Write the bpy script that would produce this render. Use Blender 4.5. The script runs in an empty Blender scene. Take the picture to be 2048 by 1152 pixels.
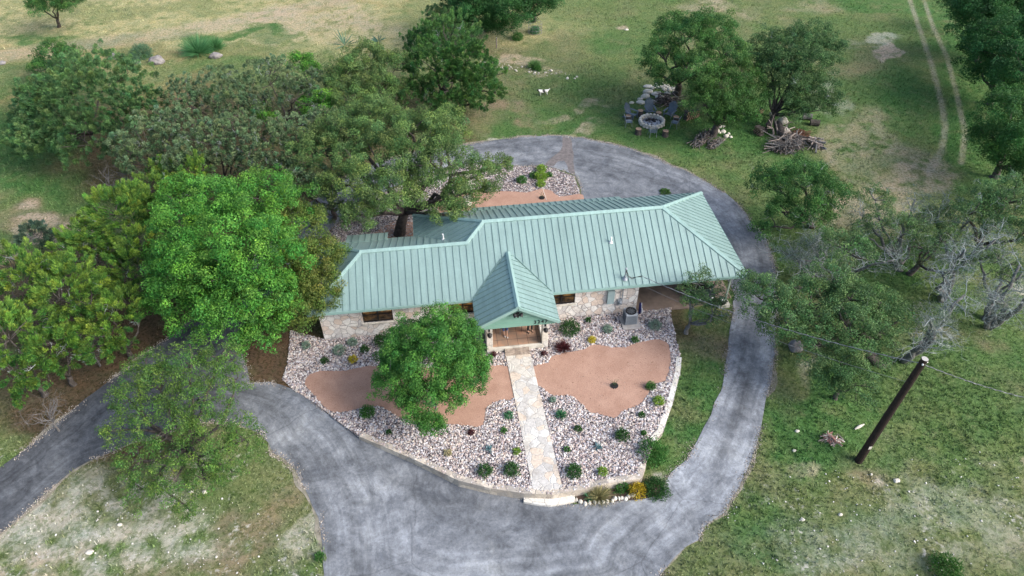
import bpy, math, random
import numpy as np
from mathutils import Vector, Matrix
from mathutils.geometry import delaunay_2d_cdt
R_=math.radians
sc=bpy.context.scene
C=sc.collection
# ------------------------------------------------------------------ camera
F_PX=1420.8; PITCH=0.74; ROLL=-0.0075; PSI=0.12
CR=np.array([11.8634,-29.3426,31.4918])          # camera in the un-yawed frame
cp,sp=math.cos(PSI),math.sin(PSI)
CAM=(cp*CR[0]+sp*CR[1],-sp*CR[0]+cp*CR[1],CR[2])
cam=bpy.data.cameras.new('camera'); co=bpy.data.objects.new('camera',cam); C.objects.link(co)
cam.sensor_width=36; cam.lens=F_PX/2048*36; cam.clip_end=3000; cam.clip_start=0.1
co.matrix_world=Matrix.Translation(CAM)@Matrix.Rotation(-PSI,4,'Z')@Matrix.Rotation(math.pi/2-PITCH,4,'X')@Matrix.Rotation(ROLL,4,'Z')
sc.camera=co
# ------------------------------------------------------------------ light
SUN_EL=36; SUN_AZ=-28   # azimuth measured counter-clockwise from +X
w=bpy.data.worlds.new('World'); sc.world=w; w.use_nodes=True
nt=w.node_tree; bg=nt.nodes['Background']; sky=nt.nodes.new('ShaderNodeTexSky')
sky.sky_type='NISHITA'; sky.sun_disc=False; sky.sun_elevation=R_(SUN_EL); sky.sun_rotation=R_(90-SUN_AZ)
sky.air_density=1.0; sky.dust_density=3.0; sky.ozone_density=1.0
nt.links.new(sky.outputs[0],bg.inputs[0]); bg.inputs[1].default_value=0.15
sl=bpy.data.lights.new('sun','SUN'); sl.energy=2.1; sl.angle=R_(34); sl.color=(1,0.97,0.93)
so=bpy.data.objects.new('sun',sl); C.objects.link(so)
sd=Vector((math.cos(R_(SUN_EL))*math.cos(R_(SUN_AZ)),math.cos(R_(SUN_EL))*math.sin(R_(SUN_AZ)),math.sin(R_(SUN_EL))))
so.rotation_euler=sd.to_track_quat('Z','Y').to_euler(); so.location=(40,0,60)
vs=sc.view_settings; vs.view_transform='Standard'; vs.look='None'; vs.gamma=1; vs.use_curve_mapping=False; vs.exposure=1.0
sc.cycles.max_bounces=5; sc.cycles.diffuse_bounces=3; sc.cycles.transparent_max_bounces=6
# ------------------------------------------------------------------ survey: photo pixel -> point on the ground (or at height z)
def hgt(yc):
    t=np.clip((26.0-yc)/6.5,0,1); return -0.5*t*t*(3-2*t)
def H(x,y):
    Y=sp*x+cp*y-CR[1]; return float(hgt(Y))
def P(px,py,z=None):
    u=px-1024; v=py-576; a=-ROLL
    u,v=math.cos(a)*u-math.sin(a)*v, math.sin(a)*u+math.cos(a)*v
    ct,st=math.cos(PITCH),math.sin(PITCH)
    d=np.array([u,F_PX*ct-v*st,-F_PX*st-v*ct]); zz=0 if z is None else z
    for _ in range(8):
        q=CR+d*(zz-CR[2])/d[2]
        if z is None: zz=float(hgt(q[1]-CR[1]))
        else: break
    return Vector((cp*q[0]+sp*q[1],-sp*q[0]+cp*q[1],q[2]))
FWD=Vector((sp*math.cos(PITCH),cp*math.cos(PITCH),-math.sin(PITCH)))
def mpp(p): return (Vector(p)-Vector(CAM)).dot(FWD)/F_PX     # metres per photo pixel at a point
def PXY(x,y,z=0.0):                                            # arrays: world -> photo pixel
    X=cp*x-sp*y-CR[0]; Y=sp*x+cp*y-CR[1]; Z=z-CR[2]
    ct,st=math.cos(PITCH),math.sin(PITCH)
    fz=np.maximum(Y*ct-Z*st,0.5); fy=Y*st+Z*ct
    return 1024+F_PX*X/fz, 576-F_PX*fy/fz
# ------------------------------------------------------------------ noise in numpy
def _h(i,j,s):
    n=(i*374761393+j*668265263+s*974634777)&0xffffffff; n=((n^(n>>15))*2246822519)&0xffffffff
    n=((n^(n>>13))*1274126177)&0xffffffff
    return ((n^(n>>16))&0xffff)/65535.0
def vnoise(x,y,s=0):
    xi=np.floor(x).astype(np.int64); yi=np.floor(y).astype(np.int64); fx=x-xi; fy=y-yi
    fx=fx*fx*(3-2*fx); fy=fy*fy*(3-2*fy)
    a=_h(xi,yi,s);b=_h(xi+1,yi,s);c=_h(xi,yi+1,s);d=_h(xi+1,yi+1,s)
    return a+(b-a)*fx+(c-a)*fy+(a-b-c+d)*fx*fy
def fbm(x,y,s=0,o=4):
    r=0;a=.5
    for k in range(o): r=r+a*vnoise(x*2**k,y*2**k,s+k*17); a*=.5
    return r/(1-.5**o)
# ------------------------------------------------------------------ object helpers
def tag(o,label=None,cat=None,group=None,kind=None):
    if label: o['label']=label
    if cat: o['category']=cat
    if group: o['group']=group
    if kind: o['kind']=kind
    return o
def empty(name,loc,label=None,cat=None,group=None,rz=0):
    o=bpy.data.objects.new(name,None); C.objects.link(o); o.location=loc; o.rotation_euler=(0,0,rz); o.empty_display_size=.3
    return tag(o,label,cat,group)
def wloc(o):
    l=Vector((0,0,0))
    while o: l+=o.location; o=o.parent
    return l
def npmesh(name,v,f,m,parent=None,org=None,col=None,smooth=False,mi=None):
    v=np.asarray(v,dtype=np.float32); f=np.asarray(f,dtype=np.int32)
    off=np.array(wloc(parent) if parent else (org if org is not None else (0,0,0)),dtype=np.float32)
    me=bpy.data.meshes.new(name); me.vertices.add(len(v)); me.vertices.foreach_set('co',(v-off).ravel())
    k=f.shape[1]; me.loops.add(f.size); me.loops.foreach_set('vertex_index',f.ravel())
    me.polygons.add(len(f)); me.polygons.foreach_set('loop_start',np.arange(0,f.size,k,dtype=np.int32))
    try: me.polygons.foreach_set('loop_total',np.full(len(f),k,dtype=np.int32))
    except Exception: pass
    for x in (m if isinstance(m,(list,tuple)) else [m]): me.materials.append(x)
    if mi is not None: me.polygons.foreach_set('material_index',np.asarray(mi,dtype=np.int32))
    me.polygons.foreach_set('use_smooth',np.full(len(f),smooth,dtype=bool))
    if col is not None:
        a=me.color_attributes.new('lc','FLOAT_COLOR','POINT')
        c4=np.ones((len(v),4),dtype=np.float32); c4[:,:np.shape(col)[1]]=col; a.data.foreach_set('color',c4.ravel())
    me.update(calc_edges=True)
    o=bpy.data.objects.new(name,me); C.objects.link(o)
    if parent: o.parent=parent
    elif org is not None: o.location=org
    return o
class MB:
    def __init__(s): s.v=[];s.f=[];s.mi=[];s.cur=0
    def add(s,vs,fs):
        b=len(s.v); s.v+= [tuple(p) for p in vs]
        for f in fs: s.f.append([b+i for i in f]); s.mi.append(s.cur)
    def box(s,c,sz,rz=0,M=None,bev=0):
        hx,hy,hz=sz[0]/2,sz[1]/2,sz[2]/2
        vs=[Vector((x,y,z)) for x in(-hx,hx) for y in(-hy,hy) for z in(-hz,hz)]
        T=Matrix.Translation(c)@(M if M is not None else Matrix.Rotation(rz,4,'Z'))
        s.add([T@p for p in vs],[(0,1,3,2),(4,6,7,5),(0,4,5,1),(2,3,7,6),(0,2,6,4),(1,5,7,3)])
    def beam(s,a,b,wd,ht,up=(0,0,1)):
        a=Vector(a);b=Vector(b);d=(b-a).normalized();u=Vector(up); sd_=d.cross(u)
        if sd_.length<1e-4: sd_=d.cross(Vector((1,0,0)))
        sd_.normalize(); u=sd_.cross(d)
        vs=[]
        for p in(a,b):
            for i,j in((-1,-1),(1,-1),(1,1),(-1,1)): vs.append(p+sd_*(i*wd/2)+u*(j*ht/2))
        s.add(vs,[(3,2,1,0),(4,5,6,7),(0,1,5,4),(1,2,6,5),(2,3,7,6),(3,0,4,7)])
    def tube(s,pts,rad,n=6,cap=True):
        pts=[Vector(p) for p in pts]; m=len(pts)
        if not isinstance(rad,(list,tuple)): rad=[rad]*m
        vs=[];fs=[]; ref=Vector((0.31,0.2,0.93))
        for i,p in enumerate(pts):
            d=(pts[min(i+1,m-1)]-pts[max(i-1,0)]); d=d.normalized() if d.length>1e-9 else Vector((0,0,1))
            a=d.cross(ref)
            if a.length<0.15: a=d.cross(Vector((1,0,0)))
            a.normalize(); b=d.cross(a)
            for k in range(n):
                t=2*math.pi*k/n; vs.append(p+(a*math.cos(t)+b*math.sin(t))*rad[i])
        for i in range(m-1):
            for k in range(n): fs.append((i*n+k,(i*n+(k+1)%n),(i+1)*n+(k+1)%n,(i+1)*n+k))
        if cap: fs.append(tuple(range(n-1,-1,-1))); fs.append(tuple((m-1)*n+k for k in range(n)))
        s.add(vs,fs)
    def lathe(s,c,prof,n=16,M=None):
        vs=[];fs=[];T=Matrix.Translation(c)@(M if M is not None else Matrix())
        for r,z in prof:
            for k in range(n): vs.append(T@Vector((r*math.cos(2*math.pi*k/n),r*math.sin(2*math.pi*k/n),z)))
        for i in range(len(prof)-1):
            for k in range(n): fs.append((i*n+k,i*n+(k+1)%n,(i+1)*n+(k+1)%n,(i+1)*n+k))
        fs.append(tuple(range(n-1,-1,-1)));fs.append(tuple((len(prof)-1)*n+k for k in range(n)))
        s.add(vs,fs)
    def prism(s,top,dz=None,bot=None):
        n=len(top); bot=bot or [(p[0],p[1],p[2]-dz) for p in top]
        s.add(list(top)+list(bot),[tuple(range(n)),tuple(range(2*n-1,n-1,-1))]+[(i,n+i,n+(i+1)%n,(i+1)%n) for i in range(n)])
    def build(s,name,m,parent=None,org=None,smooth=False,bevel=0):
        off=wloc(parent) if parent else Vector(org or (0,0,0))
        me=bpy.data.meshes.new(name); me.from_pydata([(p[0]-off[0],p[1]-off[1],p[2]-off[2]) for p in s.v],[],s.f)
        for x in (m if isinstance(m,(list,tuple)) else [m]): me.materials.append(x)
        if isinstance(m,(list,tuple)): me.polygons.foreach_set('material_index',s.mi)
        if smooth: me.polygons.foreach_set('use_smooth',[True]*len(me.polygons))
        me.update(); o=bpy.data.objects.new(name,me); C.objects.link(o)
        if parent: o.parent=parent
        elif org: o.location=org
        if bevel:
            md=o.modifiers.new('b','BEVEL'); md.width=bevel; md.segments=1; md.limit_method='ANGLE'
        return o
def copy_tree(o,parent=None):
    c=o.copy(); C.objects.link(c); c.parent=parent
    for ch in o.children: copy_tree(ch,c)
    return c
# ------------------------------------------------------------------ materials
def newmat(name):
    m=bpy.data.materials.new(name); m.use_nodes=True; nt=m.node_tree; return m,nt,nt.nodes['Principled BSDF']
def node(nt,t,**k):
    n=nt.nodes.new(t)
    for a,b in k.items(): setattr(n,a,b)
    return n
def coords(nt,geo=False):
    if geo: return node(nt,'ShaderNodeNewGeometry').outputs['Position']
    return node(nt,'ShaderNodeTexCoord').outputs['Object']
def nz(nt,vec,scale,detail=4,rough=.6,dist=0):
    n=node(nt,'ShaderNodeTexNoise'); n.inputs['Scale'].default_value=scale; n.inputs['Detail'].default_value=detail
    n.inputs['Roughness'].default_value=rough; n.inputs['Distortion'].default_value=dist; nt.links.new(vec,n.inputs['Vector']); return n.outputs['Fac']
def ramp(nt,fac,stops,interp='LINEAR'):
    r=node(nt,'ShaderNodeValToRGB'); cr=r.color_ramp; cr.interpolation=interp
    while len(cr.elements)<len(stops): cr.elements.new(.5)
    for e,(p,c) in zip(cr.elements,stops):
        e.position=p; e.color=(c[0],c[1],c[2],1) if not isinstance(c,(int,float)) else (c,c,c,1)
    nt.links.new(fac,r.inputs[0]); return r.outputs[0]
def mix(nt,fac,a,b,mode='MIX'):
    n=node(nt,'ShaderNodeMix',data_type='RGBA',blend_type=mode)
    for sock,val in ((n.inputs[0],fac),(n.inputs[6],a),(n.inputs[7],b)):
        if isinstance(val,(int,float)): sock.default_value=val
        elif isinstance(val,tuple): sock.default_value=(*val,1)
        else: nt.links.new(val,sock)
    return n.outputs[2]
def math_(nt,op,a,b=0.0,c=None):
    n=node(nt,'ShaderNodeMath',operation=op)
    for i,val in enumerate((a,b) if c is None else (a,b,c)):
        if isinstance(val,(int,float)): n.inputs[i].default_value=val
        else: nt.links.new(val,n.inputs[i])
    return n.outputs[0]
def bump(nt,bs,h,strength=.5,dist=.02):
    b=node(nt,'ShaderNodeBump'); b.inputs['Strength'].default_value=strength; b.inputs['Distance'].default_value=dist
    nt.links.new(h,b.inputs['Height']); nt.links.new(b.outputs[0],bs.inputs['Normal'])
def mat(name,c1,c2=None,scale=4,rough=.7,metal=0,bmp=.3,spec=.3,lo=.3,hi=.7,detail=5):
    m,nt,bs=newmat(name); c2=c2 or tuple(x*.75 for x in c1)
    v=coords(nt); f=nz(nt,v,scale,detail)
    nt.links.new(ramp(nt,f,[(lo,c2),(hi,c1)]),bs.inputs['Base Color'])
    bs.inputs['Roughness'].default_value=rough; bs.inputs['Metallic'].default_value=metal; bs.inputs['Specular IOR Level'].default_value=spec
    if bmp: bump(nt,bs,nz(nt,v,scale*4,3),bmp,.02)
    return m
def leafmat(name,tr=.3):
    m,nt,bs=newmat(name); a=node(nt,'ShaderNodeVertexColor',layer_name='lc')
    nt.links.new(a.outputs[0],bs.inputs['Base Color']); bs.inputs['Roughness'].default_value=.6; bs.inputs['Specular IOR Level'].default_value=.25
    t=node(nt,'ShaderNodeBsdfTranslucent'); nt.links.new(a.outputs[0],t.inputs[0])
    mx=node(nt,'ShaderNodeMixShader'); mx.inputs[0].default_value=tr
    nt.links.new(bs.outputs[0],mx.inputs[1]); nt.links.new(t.outputs[0],mx.inputs[2])
    nt.links.new(mx.outputs[0],nt.nodes['Material Output'].inputs[0]); return m
def attrmat(name,rough=.9,bmp=0):
    m,nt,bs=newmat(name); a=node(nt,'ShaderNodeVertexColor',layer_name='lc')
    v=coords(nt); f=nz(nt,v,12,4)
    nt.links.new(mix(nt,1.0,a.outputs[0],ramp(nt,f,[(.25,.7),(.75,1.15)]),'MULTIPLY'),bs.inputs['Base Color'])
    bs.inputs['Roughness'].default_value=rough; bs.inputs['Specular IOR Level'].default_value=.2
    if bmp: bump(nt,bs,f,bmp,.05)
    return m
M={}
M['leaf']=leafmat('leaf',.3); M['grass']=leafmat('grass_blade',.2); M['stone_attr']=attrmat('pebble_stone',.85)
M['bark']=mat('bark',(.11,.095,.085),(.035,.03,.028),6,.9,bmp=.9)
M['bark_grey']=mat('grey_bark',(.2,.2,.195),(.07,.068,.066),7,.9,bmp=.9)
M['lichen']=mat('lichen_twig',(.36,.40,.39),(.17,.19,.19),5,.9,bmp=.4)
M['deadgrey']=mat('dead_grey_wood',(.19,.18,.175),(.09,.085,.085),5,.9,bmp=.4)
M['drywood']=mat('dry_wood',(.34,.29,.26),(.12,.1,.09),5,.9,bmp=.7)
M['cutwood']=mat('cut_wood',(.42,.29,.2),(.22,.14,.09),12,.85)
M['limestone']=mat('pale_limestone',(.60,.57,.5),(.38,.35,.3),3,.85,bmp=.6,lo=.25,hi=.6)
M['greystone']=mat('grey_boulder',(.3,.28,.27),(.13,.12,.12),2.5,.85,bmp=.8)
M['trim']=mat('green_trim',(.19,.36,.29),(.17,.32,.26),2,.5,bmp=0)
M['fascia']=mat('fascia_metal',(.25,.39,.36),(.22,.35,.32),2,.4,bmp=0)
M['dark']=mat('black_metal',(.02,.02,.022),(.012,.012,.013),6,.45,bmp=0)
M['pole']=mat('creosote_wood',(.035,.022,.018),(.014,.009,.008),5,.85,bmp=.8)
M['concrete']=mat('concrete',(.4,.38,.36),(.3,.28,.26),3,.85)
M['greymetal']=mat('grey_metal',(.3,.33,.36),(.24,.27,.3),3,.45,metal=.3,bmp=0)
M['boxgreen']=mat('panel_grey_green',(.28,.36,.37),(.22,.3,.31),3,.5,bmp=0)
M['white']=mat('white_plastic',(.75,.75,.75),(.6,.6,.6),3,.5,bmp=0)
M['chair']=mat('slate_blue_plastic',(.12,.155,.195),(.085,.115,.15),5,.6,bmp=.1)
M['rubber']=mat('rubber',(.02,.02,.02),(.012,.012,.012),8,.8)
M['cable']=mat('cable',(.3,.3,.31),(.1,.1,.11),3,.5,bmp=0)
# stone wall (irregular flagstones with mortar)
def stonemat(name,scale,cols,mortar,w=.05,z=True,rough=.85,stain=0,rnd=1.0):
    m,nt,bs=newmat(name); v=coords(nt)
    mp=node(nt,'ShaderNodeMapping'); mp.inputs['Scale'].default_value=(1,1,1.0 if z else .02); nt.links.new(v,mp.inputs[0])
    n1=node(nt,'ShaderNodeTexNoise'); n1.inputs['Scale'].default_value=scale*.8; nt.links.new(mp.outputs[0],n1.inputs['Vector'])
    dv=mix(nt,.12,mp.outputs[0],n1.outputs['Color'])
    vo=node(nt,'ShaderNodeTexVoronoi',feature='DISTANCE_TO_EDGE'); vo.inputs['Scale'].default_value=scale; vo.inputs['Randomness'].default_value=rnd; nt.links.new(dv,vo.inputs['Vector'])
    vc=node(nt,'ShaderNodeTexVoronoi',feature='F1'); vc.inputs['Scale'].default_value=scale; vc.inputs['Randomness'].default_value=rnd; nt.links.new(dv,vc.inputs['Vector'])
    sx=node(nt,'ShaderNodeSeparateColor'); nt.links.new(vc.outputs['Color'],sx.inputs[0])
    n=len(cols); cc=ramp(nt,sx.outputs[0],[(i/n,c) for i,c in enumerate(cols)],'CONSTANT')
    fine=nz(nt,v,9,5); cc=mix(nt,1.0,cc,ramp(nt,fine,[(.25,.72),(.75,1.12)]),'MULTIPLY')
    if stain:
        st_=nz(nt,v,1.3,5,.65); cc=mix(nt,ramp(nt,st_,[(.52,0.0),(.7,stain)]),cc,(.2,.16,.13))
    e=ramp(nt,vo.outputs[0],[(0,0.0),(w,1.0)])
    nt.links.new(mix(nt,e,mortar,cc),bs.inputs['Base Color']); bs.inputs['Roughness'].default_value=rough; bs.inputs['Specular IOR Level'].default_value=.2
    bump(nt,bs,math_(nt,'ADD',math_(nt,'MULTIPLY',e,1.0),math_(nt,'MULTIPLY',fine,.4)),.6,.03); return m
M['wallstone']=stonemat('flagstone_wall',2.7,[(.66,.58,.52),(.74,.70,.66),(.70,.64,.59),(.60,.57,.55),(.76,.73,.69),(.64,.53,.45),(.73,.70,.66)],(.27,.25,.24),.055,stain=.3)
M['walkstone']=stonemat('flagstone_path',2.4,[(.56,.53,.48),(.62,.59,.53),(.50,.48,.45),(.60,.51,.42),(.64,.63,.60),(.54,.52,.49)],(.50,.48,.44),.04,z=False,stain=.6)
M['retstone']=stonemat('retaining_stone',2.0,[(.5,.44,.36),(.42,.37,.31),(.56,.5,.42),(.36,.33,.29)],(.3,.27,.24),.03,stain=.6)
M['stepstone']=stonemat('step_stone',1.7,[(.66,.63,.57),(.62,.58,.5),(.68,.66,.61)],(.42,.4,.36),.03,stain=.2)
M['brownstep']=mat('brown_step',(.4,.33,.27),(.2,.16,.13),5,.85,lo=.35,hi=.65)
# terracotta tiles on the porch
m,nt,bs=newmat('porch_tile'); v=coords(nt); br=node(nt,'ShaderNodeTexBrick'); br.offset=0; br.squash=1
br.inputs['Scale'].default_value=1; br.inputs['Brick Width'].default_value=.61; br.inputs['Row Height'].default_value=.61; br.inputs['Mortar Size'].default_value=.012; br.inputs['Mortar Smooth'].default_value=.1
br.inputs['Color1'].default_value=(.42,.26,.18,1); br.inputs['Color2'].default_value=(.36,.24,.17,1); br.inputs['Mortar'].default_value=(.1,.07,.06,1)
mp=node(nt,'ShaderNodeMapping'); mp.inputs['Location'].default_value=(.1,.0,0); nt.links.new(v,mp.inputs[0]); nt.links.new(mp.outputs[0],br.inputs['Vector'])
nt.links.new(mix(nt,1.0,br.outputs['Color'],ramp(nt,nz(nt,v,2.2,4),[(.3,(.75,.85,.9)),(.7,(1.2,1.05,.95))]),'MULTIPLY'),bs.inputs['Base Color']); bs.inputs['Roughness'].default_value=.55
M['tile']=m
# standing seam roof metal
def roofmat(name,c,k=1.0):
    m,nt,bs=newmat(name); v=coords(nt)
    a=nz(nt,v,.5,5,.6); b=nz(nt,v,9,3)
    cc=ramp(nt,a,[(.3,tuple(x*.86 for x in c)),(.7,c)])
    cc=mix(nt,1.0,cc,ramp(nt,b,[(.3,.94),(.7,1.05)]),'MULTIPLY')
    st=nz(nt,v,2.3,6,.7); cc=mix(nt,ramp(nt,st,[(.62,0.0),(.8,.35)]),cc,(c[0]*.55,c[1]*.55,c[2]*.55))
    mp=node(nt,'ShaderNodeMapping'); mp.inputs['Scale'].default_value=(5,.45,.45); nt.links.new(v,mp.inputs[0])
    cc=mix(nt,1.0,cc,ramp(nt,nz(nt,mp.outputs[0],1.0,5,.6),[(.3,.86),(.7,1.08)]),'MULTIPLY')
    nt.links.new(cc,bs.inputs['Base Color']); bs.inputs['Roughness'].default_value=.42; bs.inputs['Metallic'].default_value=.15
    bump(nt,bs,nz(nt,v,3,2),.12,.01); return m
M['roof']=roofmat('green_roof_metal',(.235,.345,.325)); M['seam']=mat('roof_seam',(.15,.24,.225),(.12,.20,.19),3,.5,bmp=0)  # seams darker than the panels: dirt plus their shadow put into the colour
M['cap']=roofmat('green_cap_metal',(.28,.42,.39))
# asphalt
m,nt,bs=newmat('asphalt'); v=coords(nt,True)
big=nz(nt,v,.16,7,.68,1.2); med=nz(nt,v,1.1,9,.75,.5); fine=nz(nt,v,38,3,.7); gr=nz(nt,v,7,6,.75)
cc=ramp(nt,math_(nt,'ADD',math_(nt,'MULTIPLY',big,.5),math_(nt,'MULTIPLY',med,.5)),[(.36,(.085,.095,.112)),(.46,(.145,.157,.175)),(.54,(.205,.22,.24)),(.66,(.285,.30,.31))])
cc=mix(nt,1.0,cc,ramp(nt,gr,[(.3,.74),(.7,1.2)]),'MULTIPLY')
cc=mix(nt,1.0,cc,ramp(nt,fine,[(.25,.65),(.75,1.3)]),'MULTIPLY')
crk=node(nt,'ShaderNodeTexVoronoi',feature='DISTANCE_TO_EDGE'); crk.inputs['Scale'].default_value=.09
nn=node(nt,'ShaderNodeTexNoise'); nn.inputs['Scale'].default_value=.8; nn.inputs['Detail'].default_value=5; nt.links.new(v,nn.inputs['Vector'])
nt.links.new(mix(nt,.55,v,nn.outputs['Color'],'ADD'),crk.inputs['Vector'])
cc=mix(nt,ramp(nt,crk.outputs[0],[(0.0,.35),(.0015,0.0)]),cc,(.03,.03,.033))
at=node(nt,'ShaderNodeVertexColor',layer_name='lc'); cc=mix(nt,1.0,cc,at.outputs[0],'MULTIPLY')
sv=node(nt,'ShaderNodeCombineXYZ'); nt.links.new(at.outputs[1],sv.inputs[0])
ls_=node(nt,'ShaderNodeVectorMath',operation='MULTIPLY_ADD'); nt.links.new(v,ls_.inputs[0]); ls_.inputs[1].default_value=(.07,.07,.07); nt.links.new(sv.outputs[0],ls_.inputs[2])
stk=nz(nt,ls_.outputs[0],2.6,7,.7); fdr=node(nt,'ShaderNodeMapRange'); fdr.inputs[1].default_value=2.5; fdr.inputs[2].default_value=6; fdr.inputs[3].default_value=.8; fdr.inputs[4].default_value=.22; nt.links.new(at.outputs[1],fdr.inputs[0])
cc=mix(nt,1.0,cc,mix(nt,fdr.outputs[0],(1.0,1.0,1.0),ramp(nt,stk,[(.34,.66),(.66,1.32)])),'MULTIPLY')
wr=nz(nt,v,.45,9,.78,2.2); cc=mix(nt,1.0,cc,ramp(nt,wr,[(.38,.74),(.5,.98),(.64,1.15)]),'MULTIPLY')
spk=nz(nt,v,14,5,.8); cc=mix(nt,ramp(nt,spk,[(.6,0.0),(.72,.5)]),cc,(.06,.06,.065))
nt.links.new(cc,bs.inputs['Base Color']); bs.inputs['Roughness'].default_value=.85; bs.inputs['Specular IOR Level'].default_value=.25
bump(nt,bs,fine,.4,.01); M['asphalt']=m
M['patch']=mat('worn_trench_fill',(.19,.17,.165),(.10,.09,.09),4,.9)
M['slab']=mat('carport_concrete',(.27,.205,.165),(.15,.115,.095),1.1,.8,lo=.35,hi=.65)
# decomposed granite
m,nt,bs=newmat('decomposed_granite'); v=coords(nt,True)
cc=ramp(nt,nz(nt,v,.9,5),[(.3,(.34,.205,.15)),(.7,(.44,.28,.21))])
cc=mix(nt,1.0,cc,ramp(nt,nz(nt,v,22,4,.8),[(.3,.66),(.7,1.22)]),'MULTIPLY')
cc=mix(nt,ramp(nt,nz(nt,v,4.5,3,.5),[(.68,0.0),(.76,.6)]),cc,(.14,.08,.05))
nt.links.new(cc,bs.inputs['Base Color']); bs.inputs['Roughness'].default_value=.95; bs.inputs['Specular IOR Level'].default_value=.1
bump(nt,bs,nz(nt,v,16,3),.5,.02); M['mulch']=m
# gravel base sheet
m,nt,bs=newmat('river_gravel'); v=coords(nt,True)
vo=node(nt,'ShaderNodeTexVoronoi'); vo.inputs['Scale'].default_value=9; nt.links.new(v,vo.inputs['Vector'])
sx=node(nt,'ShaderNodeSeparateColor'); nt.links.new(vo.outputs['Color'],sx.inputs[0])
cc=ramp(nt,sx.outputs[0],[(0,(.14,.11,.11)),(.25,(.32,.26,.25)),(.5,(.46,.4,.38)),(.75,(.24,.2,.2)),(.88,(.6,.56,.54))],'CONSTANT')
cc=mix(nt,ramp(nt,vo.outputs['Distance'],[(.35,0.0),(.7,1.0)]),cc,(.06,.05,.05))
nt.links.new(cc,bs.inputs['Base Color']); bs.inputs['Roughness'].default_value=.9
bump(nt,bs,vo.outputs['Distance'],-.8,.04); M['gravel']=m
M['soil']=mat('dark_soil',(.11,.075,.055),(.05,.035,.028),5,.95,bmp=.8)
# ground: masks painted as a colour attribute (r green, g bare, b straw; litter in second attribute)
m,nt,bs=newmat('meadow_ground'); v=coords(nt,True)
at=node(nt,'ShaderNodeVertexColor',layer_name='lc')
n1=nz(nt,v,.8,7,.7,.3); n2=nz(nt,v,5,6,.75); n3=nz(nt,v,26,3,.7)
cc=mix(nt,1.0,at.outputs[0],ramp(nt,n2,[(.25,.62),(.75,1.32)]),'MULTIPLY')
cc=mix(nt,1.0,cc,ramp(nt,n3,[(.25,.6),(.75,1.35)]),'MULTIPLY')
cc=mix(nt,1.0,cc,ramp(nt,n1,[(.3,(.8,.9,.9)),(.7,(1.2,1.08,1.0))]),'MULTIPLY')
n5=nz(nt,v,3.2,5,.6,.4); cc=mix(nt,math_(nt,'MULTIPLY',ramp(nt,n5,[(.56,0.0),(.66,.8)]),at.outputs[1]),cc,(.50,.48,.44))
n6=nz(nt,v,2.1,6,.7); cc=mix(nt,ramp(nt,n6,[(.54,0.0),(.68,.5)]),cc,mix(nt,1.0,cc,(.45,.62,.38),'MULTIPLY'))
n8=nz(nt,v,5.2,4,.6,.3); cc=mix(nt,ramp(nt,n8,[(.5,0.0),(.57,.72)]),cc,mix(nt,1.0,cc,(.45,.55,.38),'MULTIPLY'))
n9=nz(nt,v,8,4,.6); cc=mix(nt,ramp(nt,n9,[(.56,0.0),(.64,.45)]),cc,mix(nt,1.0,cc,(1.6,1.5,1.5),'MULTIPLY'))
n7=nz(nt,v,1.1,7,.72); cc=mix(nt,ramp(nt,n7,[(.55,0.0),(.72,.4)]),cc,(.25,.24,.14))
nt.links.new(cc,bs.inputs['Base Color']); bs.inputs['Roughness'].default_value=.95; bs.inputs['Specular IOR Level'].default_value=.1
bump(nt,bs,math_(nt,'ADD',n2,n3),.9,.06); M['ground']=m
# glass with a lit room behind
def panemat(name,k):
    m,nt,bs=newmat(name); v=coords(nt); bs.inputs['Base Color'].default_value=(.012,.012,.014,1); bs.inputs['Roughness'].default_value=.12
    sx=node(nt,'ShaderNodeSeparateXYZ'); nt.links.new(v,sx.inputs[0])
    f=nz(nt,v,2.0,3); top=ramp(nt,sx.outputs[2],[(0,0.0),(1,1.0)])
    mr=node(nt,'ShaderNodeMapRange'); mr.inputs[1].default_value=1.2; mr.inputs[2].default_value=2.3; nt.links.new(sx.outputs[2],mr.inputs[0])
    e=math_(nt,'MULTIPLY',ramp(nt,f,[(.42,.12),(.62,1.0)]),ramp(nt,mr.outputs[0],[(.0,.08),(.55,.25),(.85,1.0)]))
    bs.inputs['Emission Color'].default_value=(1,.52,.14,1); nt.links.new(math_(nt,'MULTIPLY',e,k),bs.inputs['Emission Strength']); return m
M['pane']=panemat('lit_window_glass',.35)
M['denim']=mat('denim',(.07,.1,.2),(.05,.07,.15),20,.85); M['pants']=mat('dark_trousers',(.045,.045,.045),(.03,.03,.03),15,.85)
M['skin']=mat('skin',(.5,.3,.21),(.46,.27,.19),6,.6,bmp=0); M['shirt']=mat('shirt_cloth',(.25,.27,.3),(.2,.22,.25),10,.85); M['shirt2']=mat('dark_shirt',(.05,.05,.06),(.04,.04,.05),10,.85)
M['hair']=mat('hair',(.06,.04,.03),(.03,.02,.015),30,.7); M['blue']=mat('blue_fabric',(.02,.025,.11),(.012,.015,.07),5,.7)
M['charcoal']=mat('fire_ash',(.42,.45,.5),(.03,.03,.035),5,.95,lo=.42,hi=.6)
M['tan']=mat('tan_canvas',(.2,.16,.14),(.16,.13,.11),3,.7); M['cartgreen']=mat('cart_paint',(.04,.08,.05),(.03,.06,.04),3,.4,bmp=0)
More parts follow.
